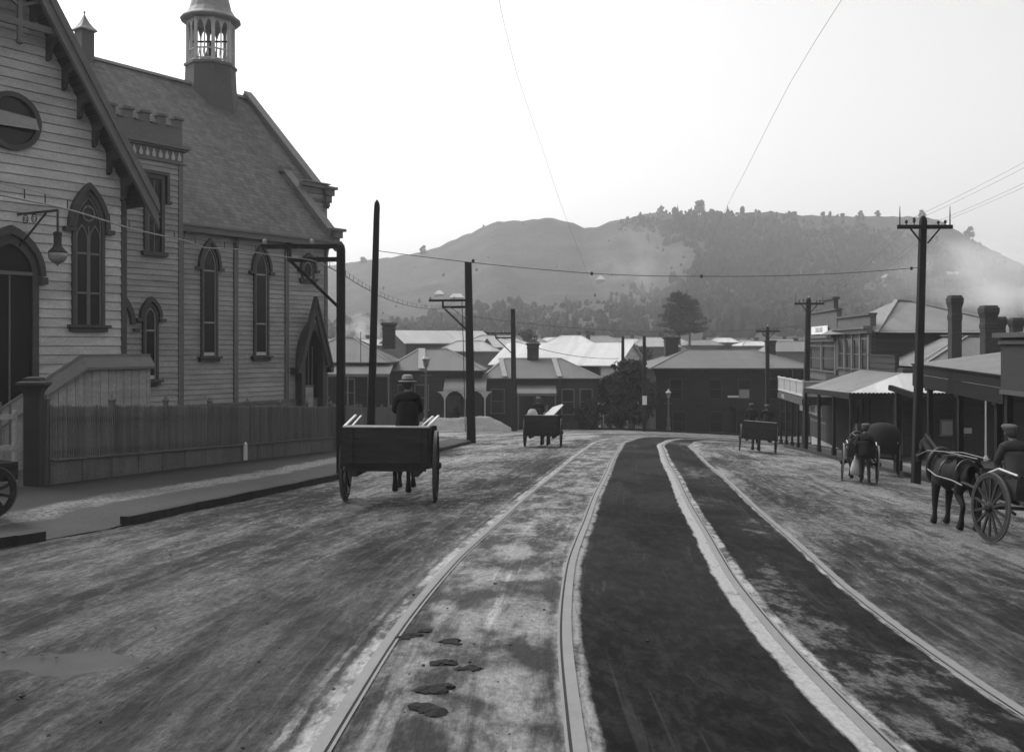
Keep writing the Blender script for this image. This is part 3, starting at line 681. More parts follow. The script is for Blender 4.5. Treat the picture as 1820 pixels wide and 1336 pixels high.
mb.lathe(FT(TC, .62, 8.12), [(.02,0),(.09,.05),(.1,.12),(.05,.18),(.05,.2)], 8)
for sg in (-1, 1): mb.bar(FT(TC+sg*.06, .62, 9.2), FT(TC+sg*.75, .62, 9.55), .08, .08); mb.bar(FT(TC+sg*.95, .62, 8.75), FT(TC+sg*.3, .62, 9.9), .06, .06)
piece("gable_truss", mb, M['trim_mid'])
lancet(FT, -1.21, .50, .62, 3.45, 4.55, lights=2, bars=(1.55, 2.7))
# round window
mb = MB(); circ = lambda r, d: [FT(TC+.06+math.cos(k*math.pi/14)*r, d, 6.15+math.sin(k*math.pi/14)*r) for k in range(29)]
mb.strip(circ(.80, .16), circ(.66, .16)); mb.strip(circ(.80, .02), circ(.80, .16)); mb.strip(circ(.66, .16), circ(.66, .05))
rw = piece("round_window", mb, M['trim'])
mb = MB(); mb.add(circ(.67, .05)[:-1], [tuple(range(28))]); mb.build("pane", M['glass'], rw)
mb = MB(); mb.add([FT(TC-.6, .09, 5.98), FT(TC+.70, .30, 5.98), FT(TC+.70, .12, 6.32), FT(TC-.6, .08, 6.42)], [(0,1,2,3)]); mb.prism([FT(TC-.6, .09, 5.98), FT(TC+.70, .30, 5.98), FT(TC+.70, .12, 6.32), FT(TC-.6, .08, 6.42)], FT.n*.025); mb.build("tilted_sash", M['trim_line'], rw)
# arched door
mb = MB(); o1 = arch(TC, .80, -2.2, 1.95, 3.05); o2 = arch(TC, .62, -2.2, 1.95, 2.80); ring(mb, FT, o1, o2, 0, .12)
ring(mb, FT, arch(TC, .96, 1.9, 1.95, 3.3)[1:-1], arch(TC, .81, 1.9, 1.95, 3.06)[1:-1], 0, .22)
for sg in (-1, 1): a0, a1 = sorted((TC+sg*.80, TC+sg*1.0)); FT.box(mb, a0, a1, 0, .24, 1.72, 1.92)
dr = piece("door", mb, M['trim'])
mb = MB(); fill(mb, FT, o2, .055); mb.build("door_panel", M['shop_dark'], dr)
mb = MB(); FT.box(mb, TC-.62, TC+.62, .057, .12, 1.95, 2.05); FT.box(mb, TC-.02, TC+.02, .057, .09, -2.2, 1.95); mb.build("transom", M['trim_mid'], dr)
# entrance stair with boarded balustrade
FS = Fr(*(FT(0, 2.1, 0).xy), U_, N_)
mb = MB(); n = 0; s = -5.6
def cap_z(s_): return -.52 if s_ > -2.5 else -.52+(s_+2.5)*.62
while s < -.62:
    z1 = cap_z(s+.06)-.05; FS.box(mb, s, s+.112, -.03, .0 if n % 2 else .012, -3.9, z1); s += .118; n += 1
st = piece("stair_balustrade", mb, M['board_grey'])
mb = MB()
for a, b in ((-2.5, -.45), (-5.7, -2.502)):
    za, zb = cap_z(a), cap_z(b)
    mb.prism([FS(a, .14, za-.05), FS(b, .14, zb-.05), FS(b, -.10, zb+.22), FS(a, -.10, za+.22)], FS.n*-.03+Vector((0,0,.03)))
    mb.prism([FS(a, .16, za-.12), FS(b, .16, zb-.12), FS(b, .16, zb-.051), FS(a, .16, za-.051)], FS.n*-.03)
    mb.prism([FS(a, -.10, za+.22), FS(b, -.10, zb+.22), FS(b, -.10, zb+.30), FS(a, -.10, za+.30)], FS.n*-.10)
mb.build("sloping_cap", M['trim_mid'], st)
mb = MB()
for k in range(9): FS.box(mb, -2.5-.32*k-.32, -2.5-.32*k, -2.05, -.06, -3.9, -2.0-.2*k)
FS.box(mb, -2.5, -.6, -2.05, -.06, -3.9, -2.0)
mb.build("steps", M['concrete'], st)
# gas lamp on a scrolled bracket by the door: reaches out from the wall
lp = thing("bracket_lamp", "round glass gas lamp hanging from a scrolled iron bracket beside the church door", "lamp", FT(-3.25, 0, 3.6))
a0 = FT(-3.25, .03, 3.62); a1 = FT(-3.05, 1.72, 3.62)
mb = MB(); mb.bar(a0, a1, .05, .06); mb.bar(a1+Vector((0,0,.03)), a1-Vector((0,0,.62)), .045); mb.bar(FT(-3.25, .05, 2.7), a0.lerp(a1, .72)-Vector((0,0,.03)), .04)
for f in (.2, .42):
    c = a0.lerp(a1, f)-Vector((0,0,.15)); d_ = (a1-a0).normalized()
    mb.tube([c+d_*math.cos(k*.5236)*.11+Vector((0,0,math.sin(k*.5236)*.11)) for k in range(13)], .014, 5)
    mb.tube([c+d_*math.cos(k*.5236)*.055+Vector((0,0,math.sin(k*.5236)*.055)) for k in range(13)], .010, 5)
mb.build("bracket", M['iron'], lp)
mb = MB(); c = a1-Vector((0,0,1.42)); mb.lathe(c, [(.05,.86),(.115,.82),(.12,.78),(.10,.74),(.10,.50),(.14,.42),(.23,.33),(.245,.29),(.2,.28)], 18); mb.build("lamp_hood", M['iron'], lp, smooth=True)
M['lampglass'] = mat("lamp_globe_glass", .22, .1, .3, 3, (1,1,1), 0, 0, .6)
mb = MB(); mb.lathe(c, [(.02,-.07),(.03,-.03),(.07,-.0),(.16,.05),(.225,.14),(.24,.21),(.235,.29)], 18); mb.build("globe", M['lampglass'], lp, smooth=True)
# --- battlemented turret
mb = MB()
boards(mb, FU, lambda z: (-4.2, 0), -3.2, 6.62, .205); FU.box(mb, -4.2, 0, -3.4, -.005, -5, 8.0)
piece("turret_wall", mb, M['board_grey'])
mb = MB(); FU.box(mb, -.15, .03, -.02, .06, -4, 6.62); FU.box(mb, -4.2, .05, 0, .045, 6.62, 7.15); FU.box(mb, -4.3, .14, 0, .10, 6.60, 6.66)
FU.box(mb, -4.35, .22, -.1, .26, 7.15, 7.28); FU.box(mb, -4.35, .17, -.1, .17, 7.08, 7.149)
tb = piece("turret_cornice", mb, M['trim_mid'])
mb = MB(); k = 0; s = -.13
while s > -4.1:
    mb.prism([FU(s-.06, .046, 6.74), FU(s+.06, .046, 6.74), FU(s+.08, .046, 6.84), FU(s, .046, 7.05), FU(s-.08, .046, 6.84)], FU.n*.03); s -= .26
mb.build("frieze_drop", M['trim_pale'], tb)
mb = MB(); FU.box(mb, -4.2, 0, -.12, .06, 7.29, 7.92); s = -.02
while s > -4.2:
    FU.box(mb, s-.34, s, -.14, .07, 7.921, 8.22); FU.box(mb, s-.40, s+.05, -.2, .14, 8.221, 8.27); FU.box(mb, s-.37, s+.03, -.18, .115, 8.271, 8.32)
    FU.box(mb, s-.60, s-.36, -.16, .12, 7.921, 7.97); s -= .66
piece("battlement", mb, M['trim_mid'])
wz = MB(); FU.box(wz, -1.17-.40, -1.17-.27, 0, .13, 3.35, 5.95); FU.box(wz, -1.17+.27, -1.17+.40, 0, .13, 3.35, 5.95); FU.box(wz, -1.17-.40, -1.17+.40, 0, .13, 5.951, 6.1)
FU.box(wz, -1.17-.50, -1.17+.56, 0, .2, 6.101, 6.22); FU.box(wz, -1.17+.46, -1.17+.56, 0, .2, 5.2, 6.1); FU.box(wz, -1.17+.46, -1.17+.66, 0, .2, 5.1, 5.199)
FU.box(wz, -1.17-.5, -1.17+.5, 0, .2, 3.2, 3.349); tw = piece("window", wz, M['trim'])
g = MB(); FU.box(g, -1.17-.269, -1.17+.269, .03, .05, 3.36, 5.94); g.build("pane", M['glass'], tw)
g = MB(); FU.box(g, -1.17-.02, -1.17+.02, .051, .08, 3.36, 5.94); FU.box(g, -1.17-.268, -1.17+.268, .051, .08, 4.6, 4.66); FU.box(g, -1.17-.26, -1.17-.19, .052, .07, 3.36, 5.94); g.build("glazing_bar", M['trim_mid'], tw)
lancet(FU, -1.32, .31, -1.2, 1.0, 1.55, hood=.13, bars=(.55,), blind=.16)
mb = MB(); ring(mb, FU, arch(-2.35, .42, .55, .75, 1.75)[1:-1], arch(-2.35, .26, .55, .75, 1.45)[1:-1], .03, .16); FU.box(mb, -1.99, -1.78, .03, .18, .52, .62); piece("hood_mould", mb, M['trim'])
# --- nave
mb = MB(); boards(mb, FN, lambda z: (-8, 7.8), -2.33, 4.62, .200); FN.box(mb, -8, 7.8, -.2, -.004, -5.2, 4.9); piece("wall", mb, M['board_grey'])["label"] = "grey boarded nave wall"
mb = MB(); FN.box(mb, -8, 7.8, 0, .09, -5.4, -2.45); piece("foundation", mb, M['concrete'])
mb = MB(); FN.box(mb, -8, 7.86, 0, .14, -2.449, -2.335)
for s in (.03, 2.66, 5.40): FN.box(mb, s-.10, s+.10, -.01, .10, -2.334, 4.3)
FN.box(mb, 7.66, 7.835, -.01, .07, -5, 4.5)
for s in (.03, 2.66, 5.40, 7.7):
    mb.prism([FN(s-.06, .10+x, 4.62+z) for x, z in ((0, 0), (.28, 0), (.26, -.12), (.12, -.22), (.07, -.5), (0, -.56))], FN.u*.12)
piece("pilaster", mb, M['trim_mid'])
mb = MB(); FN.box(mb, -8, 8.05, .0, .42, 4.62, 4.66); FN.box(mb, -8, 8.1, .40, .47, 4.50, 4.72); FN.box(mb, -8, 8.12, .40, .54, 4.721, 4.80); piece("eaves_gutter", mb, M['trim_mid'])
lancet(FN, 1.34, .40, -.42, 3.2, 4.15, hood=.13, bars=(3.05, .95), blind=.17)
lancet(FN, 3.98, .40, -.42, 3.2, 4.15, hood=.13, bars=(3.05, .95), blind=.17)
lancet(FN, 6.62, .36, 3.02, 3.45, 4.0, hood=.12, blind=.1)
# steep gablet over the side door
mb = MB(); s0 = 6.66
mb.prism([FN(s0-.95, .42, -.9), FN(s0-.72, .42, -.9), FN(s0, .42, 1.45), FN(s0+.72, .42, -.9), FN(s0+.95, .42, -.9), FN(s0, .42, 2.15)], FN.n*.16)
mb.prism([FN(s0-1.02, .40, -.95), FN(s0, .40, 2.22), FN(s0, .40, 2.12), FN(s0-.94, .40, -.98)], FN.n*.26); mb.prism([FN(s0+1.02, .40, -.95), FN(s0, .40, 2.22), FN(s0, .40, 2.12), FN(s0+.94, .40, -.98)], FN.n*.26)
FN.box(mb, s0-1.04, s0-.86, .02, .6, -1.2, -.96); FN.box(mb, s0+.86, s0+1.04, .02, .6, -1.2, -.96)
gb = piece("door_gablet", mb, M['trim'])
mb = MB(); ring(mb, FN, arch(s0, .74, -4.4, -.6, 1.1), arch(s0, .52, -4.4, -.6, .75), .03, .44); mb.build("door_frame", M['trim'], gb)
mb = MB(); fill(mb, FN, arch(s0, .53, -4.4, -.6, .78), .05); mb.build("door_panel", M['shop_dark'], gb)
mb = MB()
for k in (-.28, -.05, .18): FN.box(mb, s0+k, s0+k+.04, .06, .10, -1.75, -.5+(.9-abs(k)*2)*.9)
FN.box(mb, s0-.45, s0+.3, .06, .11, -1.84, -1.75); mb.build("glazing_bar", M['trim_mid'], gb)
mb = MB(); FN.box(mb, s0-.5, s0+.2, .06, .16, -4.4, -1.85); FN.box(mb, s0-.5, s0+.3, .06, .2, -3.0, -2.9); mb.build("door_leaf", M['board_grey'], gb)
# nave roof (D = 7.75 m back to the ridge, 45 degrees)
RD = 7.75; RSL = (12.9-5.2)/RD
def rz(d): return 5.2-d*RSL          # d measured outwards, ridge at d=-7.75
mb = MB()
mb.prism([FN(-9, .46, rz(.46)-.16), FN(-9, -RD, rz(-RD)-.2), FN(-9, -RD, rz(-RD)), FN(-9, .46, rz(.46))], FN.u*17.0)
mb.prism([FN(8.001, -1.9, rz(-1.9)-.16), FN(8.001, -RD, rz(-RD)-.2), FN(8.001, -RD, rz(-RD)), FN(8.001, -1.9, rz(-1.9))], FN.u*1.65)
mb.prism([FN(-9, -RD, rz(-RD)-.2), FN(-9, -2*RD-.4, rz(.4)-.2), FN(-9, -2*RD-.4, rz(.4)), FN(-9, -RD, rz(-RD))], FN.u*18.65)
piece("roof", mb, M['slate'])
mb = MB(); mb.prism([FN(-9, -RD-.14, 12.86), FN(-9, -RD+.14, 12.86), FN(-9, -RD, 13.03)], FN.u*18.6); piece("ridge_capping", mb, M['trim_mid'])
mb = MB()                             # end walls and stepped gable copings
mb.prism([FN(7.55, 0, -5), FN(7.55, -2*RD, -5), FN(7.55, -2*RD, 4.8), FN(7.55, -RD, 12.5), FN(7.55, 0, 4.8)], FN.u*.24)
FN.box(mb, 7.8, 9.55, -2.15, -1.95, -5, 7.6); FN.box(mb, 9.5, 9.7, -2*RD+2, -1.95, -5, 6.9)
mb.prism([FN(9.5, -1.95, 6.9), FN(9.5, -RD, 12.6), FN(9.5, -2*RD+2, 6.9)], FN.u*.2)
boards(mb, FN, lambda z: (8.02, 9.6), 5.0, 7.4, .2, -1.95)
piece("end_wall", mb, M['board_grey'])
mb = MB()
def coping(s, d0, d1, lift=.30, w_=.34):
    q = [FN(s-.02, d0, rz(d0)-.35), FN(s-.02, d1, rz(d1)-.35), FN(s-.02, d1, rz(d1)+lift), FN(s-.02, d0, rz(d0)+lift)]
    mb.prism(q, FN.u*w_)
    q = [FN(s-.10, d0, rz(d0)+lift), FN(s-.10, d1, rz(d1)+lift), FN(s-.10, d1, rz(d1)+lift+.09), FN(s-.10, d0, rz(d0)+lift+.09)]
    mb.prism(q, FN.u*(w_+.16))
coping(7.82, .40, -3.05); coping(9.42, -1.85, -RD); coping(9.42, -2*RD+1.8+.001, -RD-.001) if False else None
mb.prism([FN(9.40, -RD-.001, rz(-RD)-.35), FN(9.40, -2*RD+1.8, rz(-1.8)-.35), FN(9.40, -2*RD+1.8, rz(-1.8)+.36), FN(9.40, -RD-.001, rz(-RD)+.39)], FN.u*.42)
for (s, d, z) in ((7.82, .30, 5.25), (9.42, -1.9, 7.6)):      # kneelers
    FN.box(mb, s-.1, s+.62, d-.12, d+.36, z+.02, z+.14); FN.box(mb, s-.02, s+.5, d-.06, d+.25, z-.28, z+.019); FN.box(mb, s+.02, s+.4, d-.02, d+.16, z-.62, z-.281)
    mb.lathe(FN(s+.18, d+.1, z-.9), [(.03,0),(.12,.1),(.1,.25),(.14,.278)], 8)
FN.box(mb, 7.7, 8.3, -3.2, -2.9, 8.35, 8.62); FN.box(mb, 7.95, 9.6, -2.0, -1.72, 7.62, 7.82); FN.box(mb, 7.95, 9.6, -1.9, -1.85, 7.35, 7.60)
piece("coping", mb, M['trim_mid'])
mb = MB(); FN.box(mb, 7.98, 9.66, -2.02, -1.64, 7.821, 7.87); piece("coping_flashing", mb, M['flash'])
# roof ventilator
vx = FN(.55, -RD, 0); mb = MB(); mb.lathe((vx.x, vx.y, 12.6), [(.42,0),(.42,1.42),(.40,1.45)], 4, R(45)+math.atan2(U_[1], U_[0]))
vt = piece("roof_ventilator", mb, M['shingle'])
mb = MB(); mb.lathe((vx.x, vx.y, 14.02), [(.55,0),(.57,.05),(.36,.22),(.20,.42),(.09,.62),(.03,.74),(.03,.82),(.07,.86),(.01,.92)], 4, R(45)+math.atan2(U_[1], U_[0])); mb.build("ventilator_cap", M['belfry_roof'], vt)
# belfry
bx = FN(7.27, -RD, 0); A0 = math.atan2(N_[1], N_[0])+R(14); bc = lambda z: (bx.x, bx.y, z)
mb = MB(); mb.lathe(bc(9.6), [(1.62,0),(1.46,1.6),(1.26,3.4),(1.22,4.3)], 8, A0); bf = piece("belfry", mb, M['shingle'])
mb = MB(); mb.lathe(bc(13.9), [(1.22,0),(1.3,.06),(1.3,.16),(1.2,.22)], 8, A0); mb.build("belfry_deck", M['trim_mid'], bf)
mb = MB(); ra = [(math.cos(A0+k*math.pi/4), math.sin(A0+k*math.pi/4)) for k in range(8)]
for k in range(8):
    x, y = ra[k]; x2, y2 = ra[(k+1) % 8]; r = 1.10
    p = Vector((bx.x+x*r, bx.y+y*r, 0)); q = Vector((bx.x+x2*r, bx.y+y2*r, 0))
    mb.bar(p+Vector((0,0,14.1)), p+Vector((0,0,16.3)), .14); mb.bar(p.lerp(q, .5)+Vector((0,0,14.1)), p.lerp(q, .5)+Vector((0,0,16.0)), .055)
mb.build("column", M['trim_pale'], bf)
mb = MB(); ar = MB()
for k in range(8):
    x, y = ra[k]; x2, y2 = ra[(k+1) % 8]; r = 1.09; p = Vector((bx.x+x*r, bx.y+y*r, 0)); q = Vector((bx.x+x2*r, bx.y+y2*r, 0)); e = (q-p)
    for z in (14.22, 14.72): mb.bar(p+Vector((0,0,z)), q+Vector((0,0,z)), .05, .07)
    for j in range(1, 8): mb.bar(p+e*(j/8)+Vector((0,0,14.22)), p+e*((j+(1 if j % 2 else -1)*.6)/8)+Vector((0,0,14.72)), .03)
    for j in (0, 1):      # small cusped arches in each opening
        c = p+e*(.25+.5*j); w_ = e.length*.25
        pts = [(-w_, 15.35), (-w_, 16.3), (w_, 16.3), (w_, 15.35), (w_*.86, 15.75), (w_*.45, 16.02), (0, 16.12), (-w_*.45, 16.02), (-w_*.86, 15.75)]
        ed = e.normalized(); nn = Vector((ed.y, -ed.x, 0))
        ar.prism([c+ed*pts[i][0]+Vector((0,0,pts[i][1])) for i in (0, 8, 7, 6, 1)], nn*.05); ar.prism([c+ed*pts[i][0]+Vector((0,0,pts[i][1])) for i in (6, 5, 4, 3, 2)], nn*.05)
        ar.prism([c+ed*pts[i][0]+Vector((0,0,pts[i][1])) for i in (1, 6, 2)], nn*.05)
mb.build("railing_lattice", M['trim_pale'], bf)
ar.build("arch_trim", M['trim_pale'], bf)
mb = MB(); mb.lathe(bc(16.22), [(1.15,0),(1.42,.03),(1.48,.10),(1.46,.16),(1.22,.34),(1.04,.62),(.92,1.1),(.7,2.2),(.12,4.6),(.05,4.7)], 16, A0); mb.build("belfry_roof", M['belfry_roof'], bf)
mb = MB(); mb.lathe(bc(14.55), [(.30,0),(.32,.05),(.24,.2),(.16,.42),(.08,.5),(.04,.75)], 12); mb.bar(Vector(bc(15.3))-Vector((.9,0,0)), Vector(bc(15.3))+Vector((.9,0,0)), .08); mb.build("bell", M['iron'], bf)
# ------------------------------------------------------------------ church fence, gate and the fence beyond
FA, FB, FC_ = Vector((-9.40, 19.4, 0)), Vector((-6.62, 35.2, 0)), Vector((-5.5, 50.5, 0))
def fz(p): return gz(p.x, p.y)+.12
def picket_fence(name, label, a, b, pitch, h0, h1, npost, posth, matp, matb, widths=.045):
    o = thing(name, label, "fence", (a.x, a.y, fz(a))); d = b-a; L = d.length; dn = d.normalized(); nn = Vector((dn.y, -dn.x, 0))
    mb = MB(); n = int(L/pitch)
    for k in range(n):
        p = a+d*((k+.5)/n); z = fz(p); t = h1+random.uniform(-.015, .015); w2 = widths/2
        q = [p+dn*x+Vector((0,0,z+y)) for x, y in ((-w2, h0), (w2, h0), (w2, t-.05), (0, t), (-w2, t-.05))]
        mb.prism(q, nn*.025)
    mb.build("pickets", matp, o)
    mb = MB()
    for zz in (h0+.15, h1-.28): mb.bar(a+Vector((0,0,fz(a)+zz))-nn*.04, b+Vector((0,0,fz(b)+zz))-nn*.04, .07, .09)
    mb.build("rail", matp, o)
    for k in range(npost+1):
        p = a+d*(k/npost)-nn*.06; z = fz(p); mb = MB(); mb.box(p+Vector((0,0,z+posth/2-.1)), .11, .11, posth+.2); mb.lathe(p+Vector((0,0,z+posth)), [(.08,0),(.10,.03),(.03,.12),(.02,.14)], 4, R(45)); mb.build("post", matp, o)
    if matb:
        mb = MB(); seg = 15
        for k in range(seg):
            p = a+d*(k/seg)+nn*.05; q = a+d*((k+1)/seg-.002)+nn*.05
            mb.hexa([p+Vector((0,0,fz(p)-.3)), q+Vector((0,0,fz(q)-.3)), q-nn*.2+Vector((0,0,fz(q)-.3)), p-nn*.2+Vector((0,0,fz(p)-.3)), p+Vector((0,0,fz(p)+h0-.02)), q+Vector((0,0,fz(q)+h0-.02)), q-nn*.2+Vector((0,0,fz(q)+h0-.02)), p-nn*.2+Vector((0,0,fz(p)+h0-.02))])
        mb.build("plinth", matb, o)
        mb = MB(); mb.bar(a+nn*.03+Vector((0,0,fz(a)+h0)), b+nn*.03+Vector((0,0,fz(b)+h0)), .16, .03); mb.build("plinth_cap", matp, o)
    return o
picket_fence("picket_fence", "close-set dark picket fence on a stained plinth in front of the church", FA, FB, .082, .50, 1.62, 7, 1.70, M['fence'], M['fence_base'])
picket_fence("paling_fence", "plain dark paling fence running on beyond the corner of the church", FB+Vector((.06,.45,0)), FC_, .16, .02, 1.58, 7, 1.6, M['fence'], None, .15)
picket_fence("paling_fence", "paling fence turning off down the side road to the left of the gas lamp post", FC_+Vector((-.3,.3,0)), Vector((-28, 53.5, 0)), .16, .02, 1.5, 9, 1.55, M['fence'], None, .15)
mk = thing("marker_post", "short white marker board fixed against the fence plinth", "marker", (-8.0, 27.6, fz(Vector((-8.0, 27.6, 0)))))
q = FA.lerp(FB, .54)+Vector((.12,-.02,0)); mb = MB(); mb.box(q+Vector((0,0,fz(q)+.27)), .10, .05, .46); mb.lathe(q+Vector((0,0,fz(q)+.5)), [(.06,0),(.03,.05),(.01,.07)], 4, R(45)); mb.build("board", M['white'], mk)
gp = FA+Vector((-.16,-.28,0)); gpz = fz(gp)
o = thing("gate_post", "stout dark gate post with a moulded cap at the end of the church fence", "gate post", (gp.x, gp.y, gpz))
mb = MB(); mb.box(gp+Vector((0,0,gpz+.9)), .30, .30, 2.0, Matrix.Rotation(R(10), 3, 'Z')); mb.build("shaft", M['post_dark'], o)
mb = MB(); mb.lathe(gp+Vector((0,0,gpz+1.80)), [(.21,0),(.23,.06),(.30,.16),(.37,.22),(.37,.27),(.24,.30),(.22,.36),(.1,.38)], 4, R(55)); mb.build("cap", M['post_dark'], o)
o = thing("gate", "low pale timber gate with a curved brace between dark posts", "gate", (gp.x-.3, gp.y-.4, gpz))
ga = gp+Vector((-.20,-.35,0)); gb_ = gp+Vector((-.62,-3.0,0)); mb = MB()
for zz in (.22, .78, 1.38): mb.bar(ga+Vector((0,0,fz(ga)+zz)), gb_+Vector((0,0,fz(gb_)+zz)), .05, .10)
mb.bar(ga+Vector((0,0,fz(ga)+.1)), ga+Vector((0,0,fz(ga)+1.5)), .07, .09); mb.bar(gb_+Vector((0,0,fz(gb_)+.1)), gb_+Vector((0,0,fz(gb_)+1.5)), .07, .09)
gm = ga.lerp(gb_, .42); mb.bar(gm+Vector((0,0,fz(gm)+.1)), gm+Vector((0,0,fz(gm)+1.45)), .06, .08); mb.build("gate_frame", M['board_grey'], o)
mb = MB()
for k in range(9):
    t0, t1 = k/9, (k+1)/9; f = lambda t: ga.lerp(gb_, .02+.38*t)+Vector((0,0,fz(ga)+.25+.50*math.cos(t*1.57)**.7 if t < 1 else fz(ga)+.25)) if False else ga.lerp(gb_, .02+.38*t)+Vector((0,0,fz(ga)+.25+.50*math.sin(t*1.57)))
    mb.bar(f(t0), f(t1), .05, .07)
mb.build("curved_brace", M['board_grey'], o)
mb = MB()
for k in range(10):
    p = ga.lerp(gb_, .05+.9*k/9); mb.bar(p+Vector((0,0,fz(p)+.8)), p+Vector((0,0,fz(p)+1.62+.06*math.sin(k))), .02, .05)
mb.build("gate_slats", M['fence'], o)
# ------------------------------------------------------------------ houses
def chim(mb, x, y, z0, h, w=.75, d=.6, cap=True, rot=0.0):
    a = R(45)+rot; k = 1/math.sqrt(2); f = Matrix.Diagonal((w*k, d*k, 1)) if not rot else Matrix.Rotation(rot, 3, 'Z') @ Matrix.Diagonal((w*k, d*k, 1)) @ Matrix.Rotation(-rot, 3, 'Z')
    pr = [(1.0,0),(1.0,h*.72),(1.10,h*.74),(1.10,h*.78),(1.0,h*.80),(1.02,h*.86),(1.28,h*.92),(1.30,h*.97),(1.12,h*.98),(1.05,h)] if cap else [(1,0),(1,h*.85),(1.15,h*.87),(1.15,h)]
    mb.lathe((x, y, z0), pr, 4, a, mtx=f)
def rect_window(F, s, w_, z0, z1, par, frame='trim_mid', d=0.0, pane='glass', bars=True, name="window"):
    mb = MB(); t = .09
    F.box(mb, s-w_/2-t, s-w_/2, d-.02, d+.07, z0, z1); F.box(mb, s+w_/2, s+w_/2+t, d-.02, d+.07, z0, z1); F.box(mb, s-w_/2-t, s+w_/2+t, d-.02, d+.075, z1, z1+t); F.box(mb, s-w_/2-t-.05, s+w_/2+t+.05, d-.02, d+.12, z0-.08, z0)
    if bars: F.box(mb, s-w_/2, s+w_/2, d+.022, d+.05, (z0+z1)/2-.03, (z0+z1)/2+.03)
    o = mb.build(name, M[frame], par); g = MB(); F.box(g, s-w_/2, s+w_/2, d+.004, d+.02, z0, z1); g.build("pane", M[pane], o); return o
def house(name, label, cx, cy, w, d, zb, ze, zr, ins=(2,2), rot=0, wall='board_mid', roof='iron_roof', over=.35, chimneys=(), windows=(), door=None, group=None, flash=True, cat="house", pitchb=.22, detail=True, brick=False):
    o = thing(name, label, cat, (cx, cy, zb), group)
    u = Vector((math.cos(R(rot)), math.sin(R(rot)), 0)); n = Vector((u.y, -u.x, 0)); F = Fr(cx, cy, (u.x, u.y), (n.x, n.y))
    mb = MB(); F.box(mb, -w/2, w/2, -d/2, d/2, zb, ze)
    for k in (0, 1):
        if ins[k] <= 0:
            s = (-w/2, w/2)[k]; mb.prism([F(s, -d/2, ze), F(s, d/2, ze), F(s, 0, zr-.08)], F.u*(.1 if k == 0 else -.1))
    if detail and not brick:
        FF = Fr(*F(0, d/2, 0).xy, (u.x, u.y), (n.x, n.y)); boards(mb, FF, lambda z: (-w/2, w/2), zb, ze, pitchb, .004)
        for k in (0, 1):
            s = (-w/2, w/2)[k]; un = -n if k == 0 else n
            FE = Fr(*F(s, 0, 0).xy, (n.x*(1 if k == 0 else 1), n.y), ((-u.x, -u.y) if k == 0 else (u.x, u.y)))
            boards(mb, FE, lambda z: (-d/2, d/2), zb, ze, pitchb, .004)
            if ins[k] <= 0:
                boards(mb, FE, lambda z: (-(zr-z)/(zr-ze)*d/2, (zr-z)/(zr-ze)*d/2) if z < zr-.1 else None, ze, zr-.15, pitchb, .004)
    mb.build("wall", M[wall], o)
    e = over; zo = ze-(zr-ze)*e/(d/2)
    xl = -w/2-e; xr = w/2+e; rl = -w/2+ins[0] if ins[0] > 0 else xl; rr = w/2-ins[1] if ins[1] > 0 else xr
    fl, fr, bl, br = F(xl, d/2+e, zo), F(xr, d/2+e, zo), F(xl, -d/2-e, zo), F(xr, -d/2-e, zo); a, b = F(rl, 0, zr), F(rr, 0, zr)
    sl_ = math.hypot(d/2+e, zr-zo); mb = MB(); D3 = Vector((0,0,-.10))
    mb.quad(fl, fr, b, a, [(xl,0),(xr,0),(rr,sl_),(rl,sl_)]); mb.quad(br, bl, a, b, [(xr,0),(xl,0),(rl,sl_),(rr,sl_)])
    if ins[0] > 0: mb.add([bl, fl, a], [(0,1,2)], [[(-d/2,0),(d/2,0),(0,sl_)]])
    if ins[1] > 0: mb.add([fr, br, b], [(0,1,2)], [[(-d/2,0),(d/2,0),(0,sl_)]])
    mb.quad(fl+D3, fl, fr, fr+D3); mb.quad(bl+D3, br+D3, br, bl)
    if ins[0] > 0: mb.quad(fl, fl+D3, bl+D3, bl); 
    else: mb.quad(fl, fl+D3, a+D3, a); mb.quad(a, a+D3, bl+D3, bl)
    if ins[1] > 0: mb.quad(fr+D3, fr, br, br+D3)
    else: mb.quad(fr+D3, fr, b, b+D3); mb.quad(b+D3, b, br, br+D3)
    mb.quad(fl+D3, fr+D3, b+D3, a+D3); mb.quad(bl+D3, a+D3, b+D3, br+D3)
    ro = mb.build("roof", M[roof], o)
    if flash:
        mb = MB(); up = Vector((0,0,.05)); mb.bar(a+up, b+up, .20, .05)
        for p_, q_, k in ((fl,a,0),(bl,a,0),(fr,b,1),(br,b,1)):
            if ins[k] > 0: mb.bar(p_+up*.8, q_+up*.8, .12, .04)
        mb.build("ridge_flashing", M['flash' if flash is True else flash], ro)
    for (x, y, h, cw) in chimneys:
        mb = MB(); zc = zr-(zr-ze)*min(1, abs(y)/(d/2))-.4; p = F(x, -y, 0); chim(mb, p.x, p.y, zc, h+.4, cw, cw*.8, True, R(rot)); mb.build("chimney", M['brick'], ro)
    FW = Fr(*F(0, d/2, 0).xy, (u.x, u.y), (n.x, n.y))
    for (s, ww, z0, z1) in windows: rect_window(FW, s, ww, z0, z1, o, d=.035)
    if door:
        s, z0, z1 = door; mb = MB(); FW.box(mb, s-.45, s+.45, .0, .07, z0, z1); FW.box(mb, s-.55, s-.451, 0, .10, z0, z1+.1); FW.box(mb, s+.451, s+.55, 0, .10, z0, z1+.1); FW.box(mb, s-.45, s+.45, 0, .1, z1+.001, z1+.1); mb.build("door", M['trim'], o)
    return o, F
